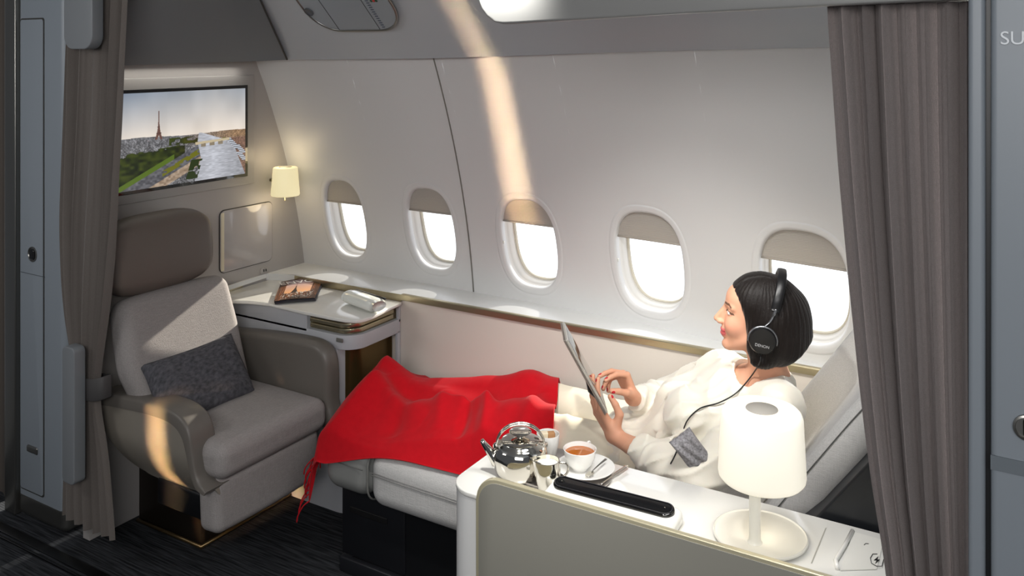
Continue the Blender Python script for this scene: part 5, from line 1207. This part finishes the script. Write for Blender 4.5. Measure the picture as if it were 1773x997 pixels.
nU, nV = 260, 150; u = np.linspace(0, 1, nU); v = np.linspace(0, 1, nV); UU, VV = np.meshgrid(u, v, indexing='ij'); UU = UU.ravel(); VV = VV.ravel()
Yn = 2.335-.052*np.clip(UU*1.2, 0, 1); Yf = 2.925; Yc_ = Yn+(Yf-Yn)*VV
Xr = -1.262-.275*VV; Xe = -2.175; hang = .150*np.clip(1-VV*1.5, 0.06, 1); s_ = UU*((Xr-Xe)+hang); over = np.maximum(s_-(Xr-Xe), 0)
X_ = Xr-np.minimum(s_, Xr-Xe)-.030*(1-np.exp(-over/.03)); 
H = Hmap(X_, Yc_)
drop = np.clip((Xe+.07-X_)/.07, 0, 1)
H = H-over*.95-.035*drop**2*(1-VV)
# wrinkles that run from the knees to the near edge
def ridge(x0, y0, x1, y1, amp, wd):
    a = np.array([x0, y0]); b = np.array([x1, y1]); p = np.stack([X_, Yc_], 1); ab = b-a; t = np.clip((p-a) @ ab/(ab @ ab), 0, 1); dd = (p-a-t[:, None]*ab); sd_ = np.linalg.norm(dd, axis=1); return amp*np.exp(-(sd_/wd)**2)*np.sin(np.clip(t, .02, .98)*math.pi)**.5
for r_ in ((-1.62, 2.55, -1.52, 2.34, .020, .022), (-1.67, 2.52, -1.62, 2.36, -.016, .020), (-1.85, 2.60, -1.72, 2.38, .014, .03), (-1.95, 2.55, -1.90, 2.36, -.012, .035), (-1.45, 2.62, -1.38, 2.36, .014, .03), (-2.1, 2.62, -1.7, 2.58, .018, .03), (-1.80, 2.50, -1.55, 2.47, .016, .022), (-2.05, 2.5, -1.8, 2.42, .012, .03)): H += 1.6*ridge(*r_)
pn = np.stack([X_*5, Yc_*7, np.zeros_like(X_)], 1); H += (vnoise(pn, 2)-.5)*.012+(vnoise(pn*3, 4)-.5)*.004
flat = np.clip((VV-.0)/.07, 0, 1); H = np.where(over > 0, H, np.maximum(H*flat+(1-flat)*np.minimum(H, .503), .5015-.05*drop**2))
side = np.clip((UU-.45)/.40, 0, 1); side = side*side*(3-2*side); H = H-.085*side*np.clip((2.314-Yc_)/.030, 0, 1)
rs_ = .434+np.sqrt(np.maximum(.06**2-np.clip(2.36-Yc_, 0, .06)**2, 0)); ok_ = (over <= 0) & (Yc_ > 2.302); H = np.where(ok_, np.maximum(H, rs_+.012-.06*drop**2), H)
X_ = X_-np.clip(over, 0, .03)*0+.004*np.sin(VV*40)*np.clip(over/.05, 0, 1)
top_ = np.stack([X_, Yc_, H], 1); bl = thing('blanket', 'bright red fringed blanket draped over the legs and the ottoman end', 'blanket', (-1.8, 2.6, .5))
M_red = mat('red_wool', 'b9101c', .95, sheen=.06, bump=.25, bscale=500, spec=.12, var=.05, vscale=40)
G = top_.reshape(nU, nV, 3); du = np.gradient(G, axis=0); dv = np.gradient(G, axis=1); nn_ = np.cross(dv, du).reshape(-1, 3); nn_ /= np.linalg.norm(nn_, axis=1)[:, None]+1e-9
if nn_[nV*20+50][2] < 0: nn_ = -nn_
bot_ = top_-nn_*.004; f = grid_faces(nU, nV); n_ = nU*nV; Fs = [tuple(g) for g in f]+[tuple(k+n_ for k in reversed(g)) for g in f]
for i in range(nU-1):
    for e in (0, nV-1): Fs.append((i*nV+e, (i+1)*nV+e, (i+1)*nV+e+n_, i*nV+e+n_))
for j in range(nV-1):
    for e in (0, nU-1): Fs.append((e*nV+j, e*nV+j+1, e*nV+j+1+n_, e*nV+j+n_))
clo = new_mesh('cloth', np.vstack([top_, bot_]), Fs, M_red, bl)
fr = MB(); rs = random.Random(4); edge = G[-1]
for k in range(96):
    j = (k+.5)/96*(nV-1); p0 = edge[int(j)].copy(); L_ = (.085 if k < 24 else .06)+rs.uniform(-.014, .014); sw = rs.uniform(-.012, .012); xo = rs.uniform(.005, .055); 
    pts = [p0+np.array([-.002, 0, .002]), p0+np.array([-.012-xo*.5, sw*.4, -L_*.25]), p0+np.array([-.018-xo, sw, -L_*.7]), p0+np.array([-.018-xo*1.1, sw*1.3, -L_])]
    fr.add(*tube(catmull(pts, 3), .0024, 5))
o_ = fr.build('fringe', M_red, clo); o_['kind'] = 'stuff'
